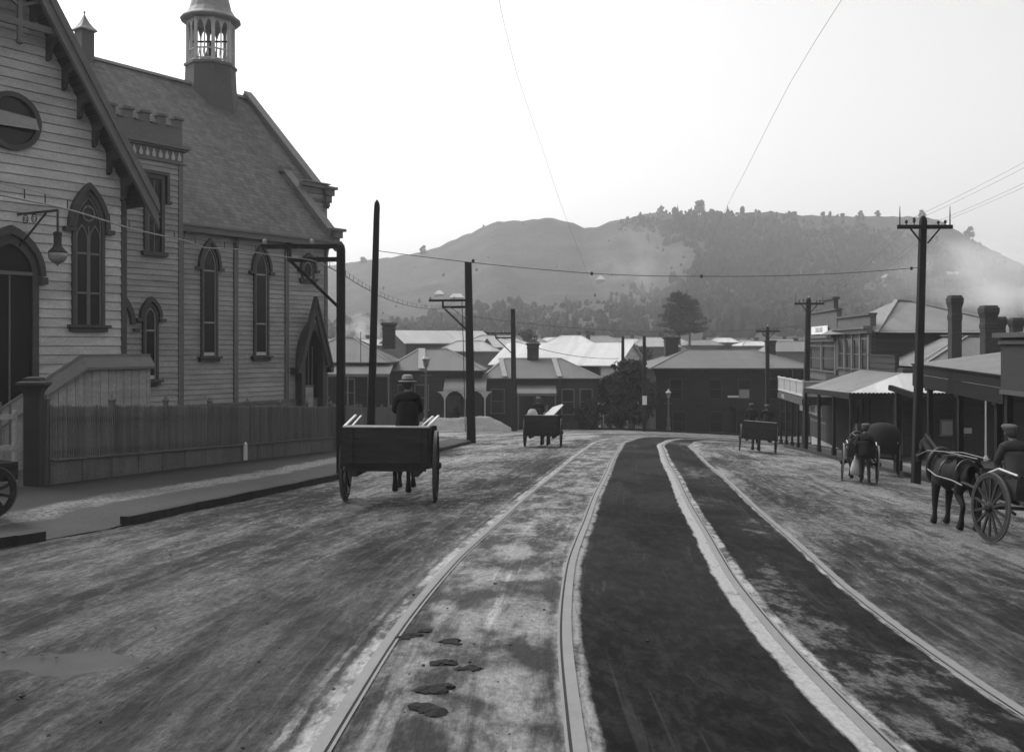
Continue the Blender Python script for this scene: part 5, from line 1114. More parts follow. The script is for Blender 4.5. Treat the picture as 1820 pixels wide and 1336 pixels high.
def bracket_pole(label, px, Y, ztop, w0, w1, lean, arm_drop, arm=True, pointed=True, gear=False):
    x = PX(px, Y); z0 = gz(x, Y)+.1; o = thing("bracket_pole" if arm else "tram_pole", label, "pole", (x, Y, z0), "dark timber poles on the church side")
    pole_shaft(x, Y, z0, ztop, w0, w1, lean, pointed).build("shaft", M['pole'], o)
    if arm:
        f = lambda z: Vector((x+lean[0]*(z-z0)/(ztop-z0), Y, z)); za = ztop-arm_drop; mb = MB(); A = f(za); B = f(za-.34)
        mb.bar(A, A+Vector((-2.05, -.1, -.02)), .07, .11); mb.bar(B, B+Vector((-1.36, -.08, -.02)), .08, .12); mb.bar(A+Vector((-1.33, -.07, 0)), B+Vector((-1.33, -.07, -.06)), .10, .08)
        mb.bar(B+Vector((-1.30, -.08, -.05)), f(za-1.65), .06, .08); mb.build("cross_arm", M['pole'], o)
        for q_ in (A+Vector((-1.97, -.1, .04)), A+Vector((-.75, -.05, .05))): mb = MB(); mb.lathe(q_, [(.02,0),(.05,.03),(.055,.10),(.03,.14)], 8); mb.build("insulator", M['trim_line'], o)
        if gear: mb = MB(); mb.tube([A+Vector((-.35,-.1,0)), f(za-2.4)+Vector((-.32,-.12,0)), f(z0+.5)+Vector((-.3,-.12,0))], .02, 5); mb.build("down_pipe", M['iron'], o)
    return o
bracket_pole("nearest bracket pole, pointed top, standing against the church corner", 606, 25, PZ(429, 25), .21, .20, (0,0), .13)
bracket_pole("tallest bare leaning pole, without arms, behind the near cart", 657, 31, PZ(355, 31), .25, .17, (.24, 0), 0, False)
bracket_pole("thick bracket pole with a stay pipe beside the gravel heap", 838, 49, PZ(466, 49), .46, .34, (-.17, 0), 1.95, True, False, True)
bracket_pole("small distant bracket pole in front of the wide cottage", 914, 73, PZ(549, 73), .42, .34, (-.1, 0), 1.85, True, False)
bracket_pole("far bracket pole low behind the hotel roof", 1383, 90, PZ(632, 90), .3, .26, (0, 0), .3, True, False)
def telegraph(label, px, Y, row_top, w0, tops, lean=0):
    x = PX(px, Y); z0 = gz(x, Y)+.1; zt_ = PZ(row_top, Y); o = thing("telegraph_pole", label, "telegraph pole", (x, Y, z0), "telegraph poles along the shops")
    pole_shaft(x, Y, z0, zt_, w0, w0*.78, (lean, 0)).build("shaft", M['pole'], o); cx = x+lean; za = zt_-.42; mb = MB()
    mb.bar((cx-.92, Y-.14, za), (cx+.92, Y-.14, za), .10, .13)
    for s in (-1, 1): mb.bar((cx+s*.5, Y-.16, za-.05), (cx+s*.09, Y-.13, za-.55), .04, .05)
    mb.build("cross_arm", M['pole'], o); mb = MB()
    for s in (-1, 1): mb = MB(); mb.tube([(cx+s*.84, Y-.14, za+.05), (cx+s*.84, Y-.14, za+.42), (cx+s*.84, Y-.14, za+.70)], [.022, .018, .008], 6); mb.build("spike", M['iron'], o)
    for s, h in ((-.62, 1), (-.36, 1.5), (.45, .8), (.68, 1)): mb = MB(); mb.lathe((cx+s, Y-.14, za+.06), [(.015,0),(.02,.05*h),(.05,.07*h),(.05,.14*h),(.02,.17*h)], 8); mb.build("insulator", M['iron'], o)
    mb = MB(); mb.box((cx, Y-.02, zt_+.02), .06, .06, .1); mb.build("pole_cap", M['trim_pale'], o); return cx, Y-.14, za
t1 = telegraph("tallest telegraph pole with a spiked cross-arm rising through the verandahs", 1627, 32.2, 382, .26, 0, .26)
t2 = telegraph("middle telegraph pole standing in front of the signboard shop", 1430, 60, 528, .34, 0, .25)
t3 = telegraph("farthest telegraph pole in front of the hotel's right half", 1364, 74, 579, .30, 0, 0)
for px, Y, r0, lb in ((1145, 77, 597, "slim dark pole carrying a small white plate beside the hotel corner"), (1107, 84, 598, "slim pole half buried in the dark tree by the hotel"), (1411, 78, 655, "short dark pole between the hotel and the signboard shop")):
    x = PX(px, Y); z0 = gz(x, Y); o = thing("slim_pole", lb, "pole", (x, Y, z0)); pole_shaft(x, Y, z0, PZ(r0, Y), .30, .24, (0,0), False).build("shaft", M['pole'], o)
    if px == 1145: mb = MB(); mb.box((x, Y-.22, PZ(711, Y)), .36, .03, .72); mb.build("white_plate", M['white'], o)
# ------------------------------------------------------------------ gas lamps
def gas_lamp(label, px, Y, ztop):
    x = PX(px, Y); z0 = gz(x, Y)+.1; o = thing("gas_lamp_post", label, "street lamp", (x, Y, z0), "gas lamp posts"); H = ztop-z0
    mb = MB(); mb.lathe((x, Y, z0), [(.20,0),(.20,.15),(.15,.3),(.13,.8),(.17,.86),(.17,.95),(.09,1.05),(.075,1.8),(.06,H-1.1),(.09,H-1.05),(.05,H-.95),(.05,H-.80)], 12); mb.bar((x-.3, Y, H+z0-1.25), (x+.3, Y, H+z0-1.25), .05); mb.build("post", M['trim_mid'], o)
    mb = MB(); mb.lathe((x, Y, z0+H-.80), [(.10,0),(.12,.02),(.20,.40),(.21,.42)], 6); mb.build("lantern_glass", M['lampglass'], o)
    mb = MB(); mb.lathe((x, Y, z0+H-.379), [(.25,0),(.26,.03),(.12,.16),(.10,.2),(.06,.24),(.07,.28),(.02,.36)], 6); mb.build("lantern_roof", M['trim_pale'], o)
gas_lamp("cast iron gas lamp post rising just right of the seated carter", 757, 52, PZ(626, 52))
gas_lamp("gas lamp post against the dark front of the hotel", 1188, 79.5, PZ(690, 79.5))
x = PX(1752, 44.2); o = thing("lamp_standard", "thin pale lamp standard before the boarded side wall in the side street", "street lamp", (x, 44.2, gz(x, 44.2)))
mb = MB(); z0 = gz(x, 44.2); mb.lathe((x, 44.2, z0), [(.1,0),(.1,.3),(.05,.4),(.04,1.6),(.035,2.9)], 8); mb.build("post", M['trim_pale'], o); mb = MB(); mb.lathe((x, 44.2, z0+2.9), [(.06,0),(.14,.35),(.16,.37),(.05,.5),(.02,.56)], 6); mb.build("lantern", M['lampglass'], o)
# ------------------------------------------------------------------ wires
def sag(a, b, s, n=14): return [Vector(a).lerp(Vector(b), k/n)-Vector((0,0,s*4*(k/n)*(1-k/n))) for k in range(n+1)]
def wire(name, label, runs, r, grp, m='wire'):
    o = thing(name, label, "wire", runs[0][0], grp); mb = MB()
    for q in runs: mb.tube(q, r, 4)
    mb.build("strand", M[m], o); return o
for s, lb in ((-1.72, "left trolley wire hanging above the church-side tram track"), (1.72, "right trolley wire hanging above the shop-side tram track")):
    q = MCV+MN*s; idx = [i for i in range(0, len(q), 6) if q[i][1] > -6]
    wire("trolley_wire", lb, [[Vector((q[i][0], q[i][1], gz(q[i][0], q[i][1])+6.25)) for i in idx]], .0023, "trolley wires")
tw1, tw2 = Vector((2.62, 31.4, PZ(486, 31.4))), Vector((6.22, 31.4, PZ(491, 31.4)))
o = wire("span_wire", "span wire from the bare leaning pole across to the tallest telegraph pole", [sag(P(666, 445, 31), tw1, .06), sag(tw1, tw2, .03), sag(tw2, P(1637, 475, 32), .10)], .011, "span wires")
for q in (tw1, tw2, tw1.lerp(P(666, 445, 31), .55), P(1620, 477, 32)): mb = MB(); mb.lathe(q-dz*.06, [(.02,0),(.05,.03),(.05,.09),(.02,.12)], 8); mb.build("insulator", M['iron'], o)
wire("span_wire", "lower span wire from the thick bracket pole to the middle telegraph pole", [sag(P(836, 562, 50), Vector((6.0, 52, PZ(588, 52))), .1), sag(Vector((6.0, 52, PZ(588, 52))), P(1432, 578, 60), .2)], .012, "span wires")
wire("service_wire", "dark service wire sloping from the thick bracket pole over the whitewashed shed roof", [sag(P(800, 545, 49), P(905, 604, 73), .3), sag(P(915, 606, 73), P(1100, 637, 84), .4)], .02, None)
runs = []
for s in (-.62, -.36, .45, .68):
    runs += [sag((t1[0]+s, t1[1], t1[2]+.2), (t2[0]+s, t2[1], t2[2]+.2), .5), sag((t2[0]+s, t2[1], t2[2]+.2), (t3[0]+s, t3[1], t3[2]+.2), .2), sag((t1[0]+s, t1[1], t1[2]+.2), (t1[0]+s-3.0, -4, 7.2), .6)]
wire("telegraph_wires", "thin telegraph wires strung between the spiked poles", runs, .0038, None)
cb = thing("aerial_cable", "thick pale wrapped cable with small hangers drooping past the church", "cable", P(18, 350, 13))
pts = catmull([tuple(P(*t)) for t in ((-200,300,11),(-80,330,12),(18,350,13),(120,372,15.5),(240,408,18.5),(330,428,20.8),(362,440,21.6),(420,443,22.7),(490,455,23.8),(555,463,24.7),(606,486,27),(640,507,31),(690,532,38),(740,546,43.5),(782,549,48),(805,546,49))], .3)
mb = MB(); mb.tube([Vector(p) for p in pts], .015, 6); mb.build("cable", M['cable'], cb)
for k in range(2, len(pts)-1, 3): p = Vector(pts[k]); mb = MB(); mb.bar(p, p+Vector((0,0,.15)), .014); mb.build("hanger", M['iron'], cb)
mb = MB(); mb.tube([Vector(p)+Vector((0,0,.15)) for p in pts], .003, 4); mb.build("messenger_wire", M['wire'], cb)
# ------------------------------------------------------------------ gravel heap, dung, puddle, handcart wheel
def heap():
    xs = np.linspace(-5.2, 4.6, 70); ys = np.linspace(-2.4, 2.6, 36); c = (PX(826, 73.5), 73.5); V = []
    for y in ys:
        for x in xs:
            r = math.hypot(x/(4.6 if x < 0 else 4.0), y/2.2); h = 1.25*max(0, min(1, (1-r)*1.75))
            h = min(h, 1.0+.10*math.sin(x*1.3)) + (.07*mnoise.noise((x*2, y*2, 0)) + .05*mnoise.noise((x*6, y*6, 2)))*(h > .02); X = c[0]+x; Y = c[1]+y; V.append((X, Y, gz(X, Y)+h-.02+(.0 if h > .02 else -.1)))
    nx, ny = 70, 36; ii, jj = np.meshgrid(np.arange(nx-1), np.arange(ny-1)); a = (jj*nx+ii).ravel()
    o = npmesh("gravel_heap", np.array(V), np.stack([a, a+1, a+nx+1, a+nx], 1), M['gravel']); tag(o, "broad heap of pale gravel tipped at the far corner behind the bracket pole", "gravel heap")
heap()
def clod(px, row, sz, label):
    Y = 6.
    for _ in range(30): X = PX(px, Y); Y = depth(X, Y)*FPX/(row-HY); Y = float(Y)
    X = PX(px, Y); o = thing("dung_clump", label, "dung", (X, Y, gz(X, Y)), "horse dung on the tram track"); mb = MB()
    bm = bmesh.new()
    for k in range(7):
        r = sz*random.uniform(.35, .8); a = random.random()*6.3; d_ = sz*random.uniform(.1, 1.2); t_ = bmesh.ops.create_icosphere(bm, subdivisions=2, radius=1)['verts']; sd = random.random()*50
        for v_ in t_:
            n_ = 1+.55*mnoise.noise(v_.co*1.7+Vector((sd, 0, 0)))+.25*mnoise.noise(v_.co*4+Vector((0, sd, 0))); v_.co = Vector((X+math.cos(a)*d_*1.3+v_.co.x*r*n_*1.2, Y+math.sin(a)*d_*.9+v_.co.y*r*n_, gz(X, Y)+.004+v_.co.z*r*n_*.38))
    bm.verts.index_update(); mb.add([v_.co.copy() for v_ in bm.verts], [tuple(v_.index for v_ in f_.verts) for f_ in bm.faces]); bm.free()
    mb.build("clod", M['dung'], o)
for px, row, sz, lb in ((768,1225,.055,"double dung clump nearest the outer tram rail"),(772,1262,.06,"lowest and largest dung clump between the rails"),(785,1180,.045,"dung clump above the double clump"),(830,1188,.04,"dung clump farthest right between the church-side rails"),(737,1130,.035,"small dung clump near the outer rail, upper group"),(752,1122,.035,"smallest dung clump of the upper group"),(802,1142,.04,"lone dung clump in the middle of the track, upper group"),(712,1135,.03,"dung clump closest to the groove of the outer rail")): clod(px, row, sz*1.45, lb)
def puddle():
    c = PUD; pts = []
    for k in range(80):
        a = 2*math.pi*k/80; r = 1+.16*math.sin(3*a+1)+.10*math.sin(5*a)+.09*math.sin(9*a+2)+.06*math.sin(14*a); pts.append((c[0]+.85*math.cos(a), c[1]+.42*math.sin(a)))
    mb = MB(); mb.add([(x, y, gz(x, y)-.021) for x, y in pts], [tuple(range(80))])
    m = mat("muddy_puddle_water", .075, .25, .3, 2, (1,1,1), 0, 0, .4); o = mb.build("puddle", m); tag(o, "shallow muddy puddle in the near left of the road", "puddle")
puddle()
# ------------------------------------------------------------------ trees
def leaf_cards(mb, c, rx, rz_, n, s, flat=.6):
    for _ in range(n):
        d = Vector((random.gauss(0,1), random.gauss(0,1), random.gauss(0,1))).normalized()*(random.random()**.45)
        p = Vector(c)+Vector((d.x*rx, d.y*rx, d.z*rz_)); a = Vector((random.gauss(0,1), random.gauss(0,1), random.gauss(0,flat))).normalized(); b = a.orthogonal().normalized(); b.rotate(Matrix.Rotation(random.random()*6.3, 3, a)); cc = a.cross(b)
        k = s*random.uniform(.6, 1.3); mb.add([p-b*k-cc*k*.5, p+b*k*.1-cc*k*.6, p+b*k, p+cc*k*.6], [(0,1,2,3)])
def leafy(name, label, X, Y, h, rad, ncl, nleaf, ls, trunk_h=.35, group=None, zb=None, up_=1.0):
    zb = gz(X, Y) if zb is None else zb; o = thing(name, label, "tree" if name != "shrub" else "shrub", (X, Y, zb), group)
    mb = MB(); mb.tube([(X, Y, zb-.3), (X+.05, Y, zb+h*trunk_h*.6), (X-.05, Y+.05, zb+h*.6)], [h*.045, h*.032, h*.012], 7); cl = []
    for k in range(ncl):
        a = random.random()*6.3; t = random.random(); zz = zb+h*(trunk_h+(1-trunk_h)*t*.92); rr = rad*math.sqrt(max(.05, 1-abs(2*t-.85)**2*.8))*random.uniform(.25, .85)
        p = Vector((X+math.cos(a)*rr, Y+math.sin(a)*rr, zz)); cl.append(p); mb.tube([(X, Y, zb+h*random.uniform(.3, .5)), p], [h*.012, h*.004], 5)
    mb.build("trunk", M['bark'], o); mb = MB()
    for p in cl: leaf_cards(mb, p, rad*random.uniform(.28, .42), rad*random.uniform(.22, .34)*up_, nleaf, ls)
    mb.build("crown", M['leaf'], o); return o
leafy("tree", "dark leafy tree beside the left corner of the hotel", PX(1122, 80), 80, 6.1, 2.3, 44, 150, .17, .15)
leafy("tree", "rounded dark tree crowding the cottage end left of the leafy tree", PX(1085, 79), 79.5, 4.4, 1.6, 34, 140, .15, .1)
leafy("shrub", "clipped round shrub at the foot of the wide cottage", PX(1046, 78.6), 78.6, 2.5, 1.15, 22, 110, .10, .05)
leafy("tree", "round dark tree far off between the slim poles", PX(1138, 140), 140, 7.2, 2.7, 30, 70, .25, .25)
leafy("tree", "feathery palm-like garden tree behind the carter", PX(785, 80.5), 80.6, 3.8, 1.1, 14, 80, .13, .3)
leafy("tree", "lone spreading tree on the skyline above the wooded slope", PX(1243, 735), 735, 12, 5.5, 26, 70, .8, .2, None, PZ(381, 735)-1)
leafy("tree", "small bushy tree on the skyline where the bare ridge begins", PX(752, 735), 735, 7, 3, 14, 50, .6, .1, None, PZ(449, 735)-1)
leafy("tree", "low round bush on the far left skyline beside the leaning pole", PX(645, 735), 735, 4.5, 3, 12, 50, .6, .05, None, PZ(465, 735)-1)
for px, Y, h, rd, lb in ((735, 77.2, 2.0, .8, "bushy garden shrub behind the gas lamp post"), (812, 77.2, 1.7, .7, "garden shrub at the verandah arch left of the thick bracket pole"), (985, 79.2, 2.1, .8, "dark garden shrub behind the plank-loaded cart"), (672, 75, 2.2, .9, "dark shrub before the cottage beside the leaning pole")):
    leafy("shrub", lb, PX(px, Y), Y, h, rd, 16, 90, .10, .08)
for px, Y, h, rd, lb in ((936, 155, 9.5, 2.4, "tall dark tree behind the roofs right of the small bracket pole"), (1290, 160, 6.5, 2.6, "dark tree among the far roofs beyond the hotel ridge"), (1480, 130, 9, 3.2, "dark tree behind the false-fronted shops"), (655, 140, 7.5, 2.4, "dark tree in the smoke behind the half-hidden cottage"), (1015, 190, 6, 2.4, "small tree beyond the white-roofed house with two chimneys")):
    leafy("tree", lb, PX(px, Y), Y, h, rd, 24, 70, .22, .2)
for px, row, h, lb in ((1640, 386, 7, "tree on the skyline directly behind the tallest telegraph pole"), (1722, 424, 11, "dark tree on the falling skyline right of the tallest telegraph pole"), (1530, 384, 5, "round bush on the skyline between the wooded crest and the telegraph pole"), (1560, 384, 5, "second round bush on the skyline nearer the telegraph pole"), (1175, 380, 7, "bushy tree where the bare ridge meets the wooded crest")):
    leafy("tree", lb, PX(px, 735), 735, h, h*.42, 18, 60, .6, .1, None, PZ(row, 735)-1)
def pine(label, X, Y, zb, h, lead, seed):
    random.seed(seed); o = thing("pine_tree", label, "pine tree", (X, Y, zb), "tall pines beyond the flat"); mb = MB(); tx = X+lead
    mb.tube([(X, Y, zb-1), (X+.1, Y, zb+h*.4), (tx, Y, zb+h)], [h*.028, h*.02, .03], 7); br = []
    for k in range(76):
        t = .28+.70*random.random(); a = random.random()*6.3; L = h*.52*(1-t)**.5*random.uniform(.45, 1.12)
        p0 = Vector((X+(tx-X)*t, Y, zb+h*t)); p1 = p0+Vector((math.cos(a)*L, math.sin(a)*L, L*random.uniform(-.02, .30))); mb.tube([p0, p1], [h*.008, h*.002], 4); br.append((p0, p1))
    mb.build("trunk", M['bark'], o); mb = MB()
    for p0, p1 in br:
        for f in (.35, .6, .8, 1.0): leaf_cards(mb, p0.lerp(p1, f), h*.055*(1.25-.4*f), h*.032, 26, h*.019, .9)
    leaf_cards(mb, (tx, Y, zb+h*.97), h*.03, h*.07, 50, h*.016)
    mb.build("crown", M['leaf'], o); random.seed(seed+1)
Yp = 175; pine("taller pine with a pointed leader at the left of the pair", PX(1207, Yp), Yp, PZ(618, Yp), 10.2, -.2, 3); pine("broader round-headed pine at the right of the pair", PX(1228, Yp), Yp+1.5, PZ(618, Yp), 8.8, .4, 11)
# far fence along the cottages
def far_fence(label, x0, x1, Y, h, m):
    n = int((x1-x0)/.17); o = thing("picket_fence", label, "fence", (x0, Y, gz(x0, Y))); mb = MB()
    for k in range(n): x = x0+k*.17; z = gz(x, Y); mb.hexa([(x+dx_, Y+dy_, z+zz) for zz in (0, h) for dx_, dy_ in ((-.045,-.015),(.045,-.015),(.045,.015),(-.045,.015))])
    mb.build("pickets", m, o)
    for k in range(int((x1-x0)/2.4)+1): mb = MB(); x = x0+k*2.4; z = gz(x, Y); mb.box((x, Y+.05, z+h*.56), .16, .16, h*1.12); mb.box((x, Y+.05, z+h*1.14), .34, .3, .05); mb.build("post", m, o)
far_fence("dark garden picket fence with capped posts in front of the hip-roofed cottage", PX(705, 77.5), PX(870, 77.5), 77.6, 1.35, M['board_dark'])
far_fence("dark garden picket fence in front of the wide cottage and shrub", PX(872, 79.6), PX(1068, 79.6), 79.6, 1.3, M['board_dark'])
far_fence("dark fence panel between the shrub and the hotel corner", PX(1070, 79.7), PX(1160, 79.7), 79.7, 1.2, M['fence'])
# ------------------------------------------------------------------ skinned bodies
def skin_mesh(name, chains, sub=2, smooth=True):
    """chains: list of point lists [(x,y,z,rx[,ry])]; a chain starting with an index tuple ('@',chain,point) is rooted there"""
    bm = bmesh.new(); sl_ = bm.verts.layers.skin.verify(); idx = []
    for ci, ch_ in enumerate(chains):
        row = []; prev = None
        for p in ch_:
            if p[0] == '@': prev = idx[p[1]][p[2]]; row.append(prev); continue
            v = bm.verts.new(p[:3]); r = p[3]; v[sl_].radius = (r, p[4] if len(p) > 4 else r); v[sl_].use_root = (ci == 0 and not row)
            if prev is not None: bm.edges.new((prev, v))
            row.append(v); prev = v
        idx.append(row)
    me = bpy.data.meshes.new(name); bm.to_mesh(me); bm.free()
    o = bpy.data.objects.new(name, me); C.objects.link(o); m1 = o.modifiers.new("s", 'SKIN'); m1.use_smooth_shade = True; m1.branch_smoothing = .3; m2 = o.modifiers.new("d", 'SUBSURF'); m2.levels = m2.render_levels = sub
    dg = bpy.context.evaluated_depsgraph_get(); dg.update(); me2 = bpy.data.meshes.new_from_object(o.evaluated_get(dg)); bpy.data.objects.remove(o); bpy.data.meshes.remove(me)
    me2.polygons.foreach_set("use_smooth", [True]*len(me2.polygons)); return me2
def meshobj(name, me, mats, par): 
    me.materials.clear(); [me.materials.append(m) for m in (mats if isinstance(mats, (list, tuple)) else [mats])]
    o = bpy.data.objects.new(name, me); C.objects.link(o); o.parent = par; return o
def seg_d(p, a, b):
    ab = b-a; t = max(0, min(1, (p-a).dot(ab)/max(1e-9, ab.dot(ab)))); return (p-(a+ab*t)).length
def person(label, root_mtx, pose, hat="felt", coat='coat', legs='trousers', group=None):
    """pose: joints in local metres, +y is the way the body faces, z up, origin under the seat or feet"""
    o = thing("person", label, "person", root_mtx.translation, group); o.rotation_euler = root_mtx.to_euler(); o.scale = (1.06, 1.06, 1.06)
    J = {k: Vector(v) for k, v in pose.items()}; pel, ch, nk, hd = J['pelvis'], J['chest'], J['neck'], J['head']; f = J.get('face', Vector((0,1,0))).normalized(); up = (hd-nk).normalized(); rt = f.cross(up).normalized()
    c = []
    c.append([(*pel, .135, .12), (*(pel.lerp(ch, .45)), .15, .115), (*ch, .17, .12), (*(ch.lerp(nk, .7)), .11, .09), (*nk, .056), (*(nk.lerp(hd, .45)+f*.01), .062), (*(hd+f*.005), .092, .10), (*(hd+up*.09), .078, .088)])
    n = 0
    for s, sd in ((-1, 'l'), (1, 'r')):
        sh = ch.lerp(nk, .45)+rt*s*.17; el, wr = J['el_'+sd], J['wr_'+sd]
        c.append([('@', 0, 3), (*sh, .068), (*(sh.lerp(el, .5)), .055), (*el, .046), (*(el.lerp(wr, .45)), .043), (*wr, .030)])
        hip = pel+rt*s*.10-up*.04; kn, an, to = J['kn_'+sd], J['an_'+sd], J['to_'+sd]
        c.append([('@', 0, 0), (*hip, .095), (*(hip.lerp(kn, .5)), .082), (*kn, .058), (*(kn.lerp(an, .4)), .058), (*an, .040), (*(an.lerp(to, .6)), .042), (*to, .030)])
        # hand: palm, four bent fingers of unequal length and a thumb from the side of the palm
        d = (wr-el).normalized(); gd = J.get('grip', Vector((0,0,-1))); gd = (gd-d*gd.dot(d)).normalized(); sd_ = d.cross(gd).normalized(); pm = wr+d*.05; ia = len(c)-2
        c.append([('@', ia, 5), (*pm, .028, .020), (*(pm+d*.035), .030, .016)]); ip = len(c)-1
        for k, (of, ln) in enumerate(((-.027, .062), (-.009, .072), (.009, .068), (.027, .052))):
            b0 = pm+d*.045+sd_*of; c.append([('@', ip, 2), (*b0, .0095), (*(b0+d*ln*.45+gd*ln*.12), .0085), (*(b0+d*ln*.62+gd*ln*.55), .008), (*(b0+d*ln*.35+gd*ln*.85), .0065)])
        tb = pm+sd_*(-.03)*s; c.append([('@', ip, 1), (*(tb+d*.008), .011), (*(tb+d*.03-sd_*.012*s+gd*.015), .010), (*(tb+d*.045+gd*.035), .008)])
    # nose, brow and ears
    c.append([('@', 0, 6), (*(hd+f*.085-up*.012), .016), (*(hd+f*.112-up*.028), .012)])
    for s in (-1, 1): c.append([('@', 0, 6), (*(hd+rt*s*.082-up*.01), .016), (*(hd+rt*s*.094-f*.012+up*.006), .013)])
    c.append([('@', 0, 5), (*(nk.lerp(hd, .62)+f*.065), .030), (*(nk.lerp(hd, .58)+f*.082), .022)])
    me = skin_mesh("body", c, 1); b = meshobj("body", me, [M['skin'], M[coat], M[legs], M['leather']], o)
    wl, wr_ = J['wr_l'], J['wr_r']
    for p in me.polygons:
        q = p.center; dh = (q-hd).length
        if dh < .17 or seg_d(q, nk, hd) < .085: k = 0
        elif min((q-wl).length, (q-wr_).length) < .02 or min(seg_d(q, wl, wl+(wl-J['el_l']).normalized()*.15), seg_d(q, wr_, wr_+(wr_-J['el_r']).normalized()*.15)) < .055: k = 0
        elif min((q-J['to_l']).length, (q-J['to_r']).length, (q-J['an_l']).length, (q-J['an_r']).length) < .13: k = 3
        else:
            dl = min(seg_d(q, pel, J['kn_l']), seg_d(q, pel, J['kn_r']), seg_d(q, J['kn_l'], J['an_l']), seg_d(q, J['kn_r'], J['an_r'])); dt = min(seg_d(q, pel+up*.06, ch), seg_d(q, J['el_l'], wl), seg_d(q, J['el_r'], wr_), seg_d(q, ch, J['el_l']), seg_d(q, ch, J['el_r'])); k = 2 if dl < dt-.02 else 1
        p.material_index = k
    # coat over the trunk and upper arms, with a skirt and collar
    cc = [[(*(pel-up*.20+f*.02), .25, .20), (*pel, .225, .18), (*(pel.lerp(ch, .5)), .215, .165), (*ch, .225, .16), (*(ch.lerp(nk, .62)), .165, .125), (*(nk+up*.05), .074)]]
    for s, sd in ((-1, 'l'), (1, 'r')):
        sh = ch.lerp(nk, .42)+rt*s*.175; el, wr = J['el_'+sd], J['wr_'+sd]; cc.append([('@', 0, 4), (*sh, .092), (*(sh.lerp(el, .5)), .074), (*el, .065), (*(el.lerp(wr, .5)), .060), (*(el.lerp(wr, .9)), .052)])
    meshobj("coat", skin_mesh("coat", cc, 2), M[coat], o)
    R3 = Matrix((rt, f, up)).transposed(); q = hd+up*.065
    mb = MB(); mb.lathe(hd+up*.02-f*.012, [(.05,-.10),(.092,-.05),(.104,.03),(.09,.075)], 14, 0, 0, R3); mb.build("hair", M['hair'], o, False, True)
    if hat == "felt":
        mb = MB(); mb.lathe(q, [(.102,0),(.165,-.012),(.175,-.004),(.168,.006),(.108,.014),(.106,.05),(.098,.10),(.07,.125),(.02,.112)], 20, 0, 0, R3); mb.build("hat", M['felt'], o, False, True)
        mb = MB(); mb.lathe(q, [(.109,.012),(.110,.014),(.109,.038),(.107,.040)], 20, 0, 0, R3); mb.build("hat_band", M['coat'], o, False)
    else:
        mb = MB(); mb.lathe(q, [(.100,-.02),(.112,.0),(.130,.035),(.126,.06),(.09,.085),(.03,.092)], 18, 0, 0, R3); mb.add([q+f*.09-rt*.07, q+f*.165-rt*.045-up*.022, q+f*.165+rt*.045-up*.022, q+f*.09+rt*.07, q+f*.09-rt*.07+up*.015, q+f*.16-rt*.045-up*.010, q+f*.16+rt*.045-up*.010, q+f*.09+rt*.07+up*.015], [(0,1,2,3),(7,6,5,4),(0,4,5,1),(1,5,6,2),(2,6,7,3)]); mb.build("cap", M['cap'], o, False, True)
    return o
def seated(lean=.06, hands=.34, face=(0,1,0), twist=0.0):
    return dict(pelvis=(0,0,.14), chest=(0,lean*.8,.50), neck=(0,lean*1.1,.66), head=(.0,lean*1.3+.02,.805), face=face, el_l=(-.245,lean+.05,.33), el_r=(.245,lean+.05,.33), wr_l=(-.10,hands,.28), wr_r=(.10,hands,.30), kn_l=(-.14,.44,.12), kn_r=(.14,.44,.12), an_l=(-.13,.52,-.33), an_r=(.14,.54,-.33), to_l=(-.14,.68,-.37), to_r=(.15,.70,-.37), grip=(0,0,-1))
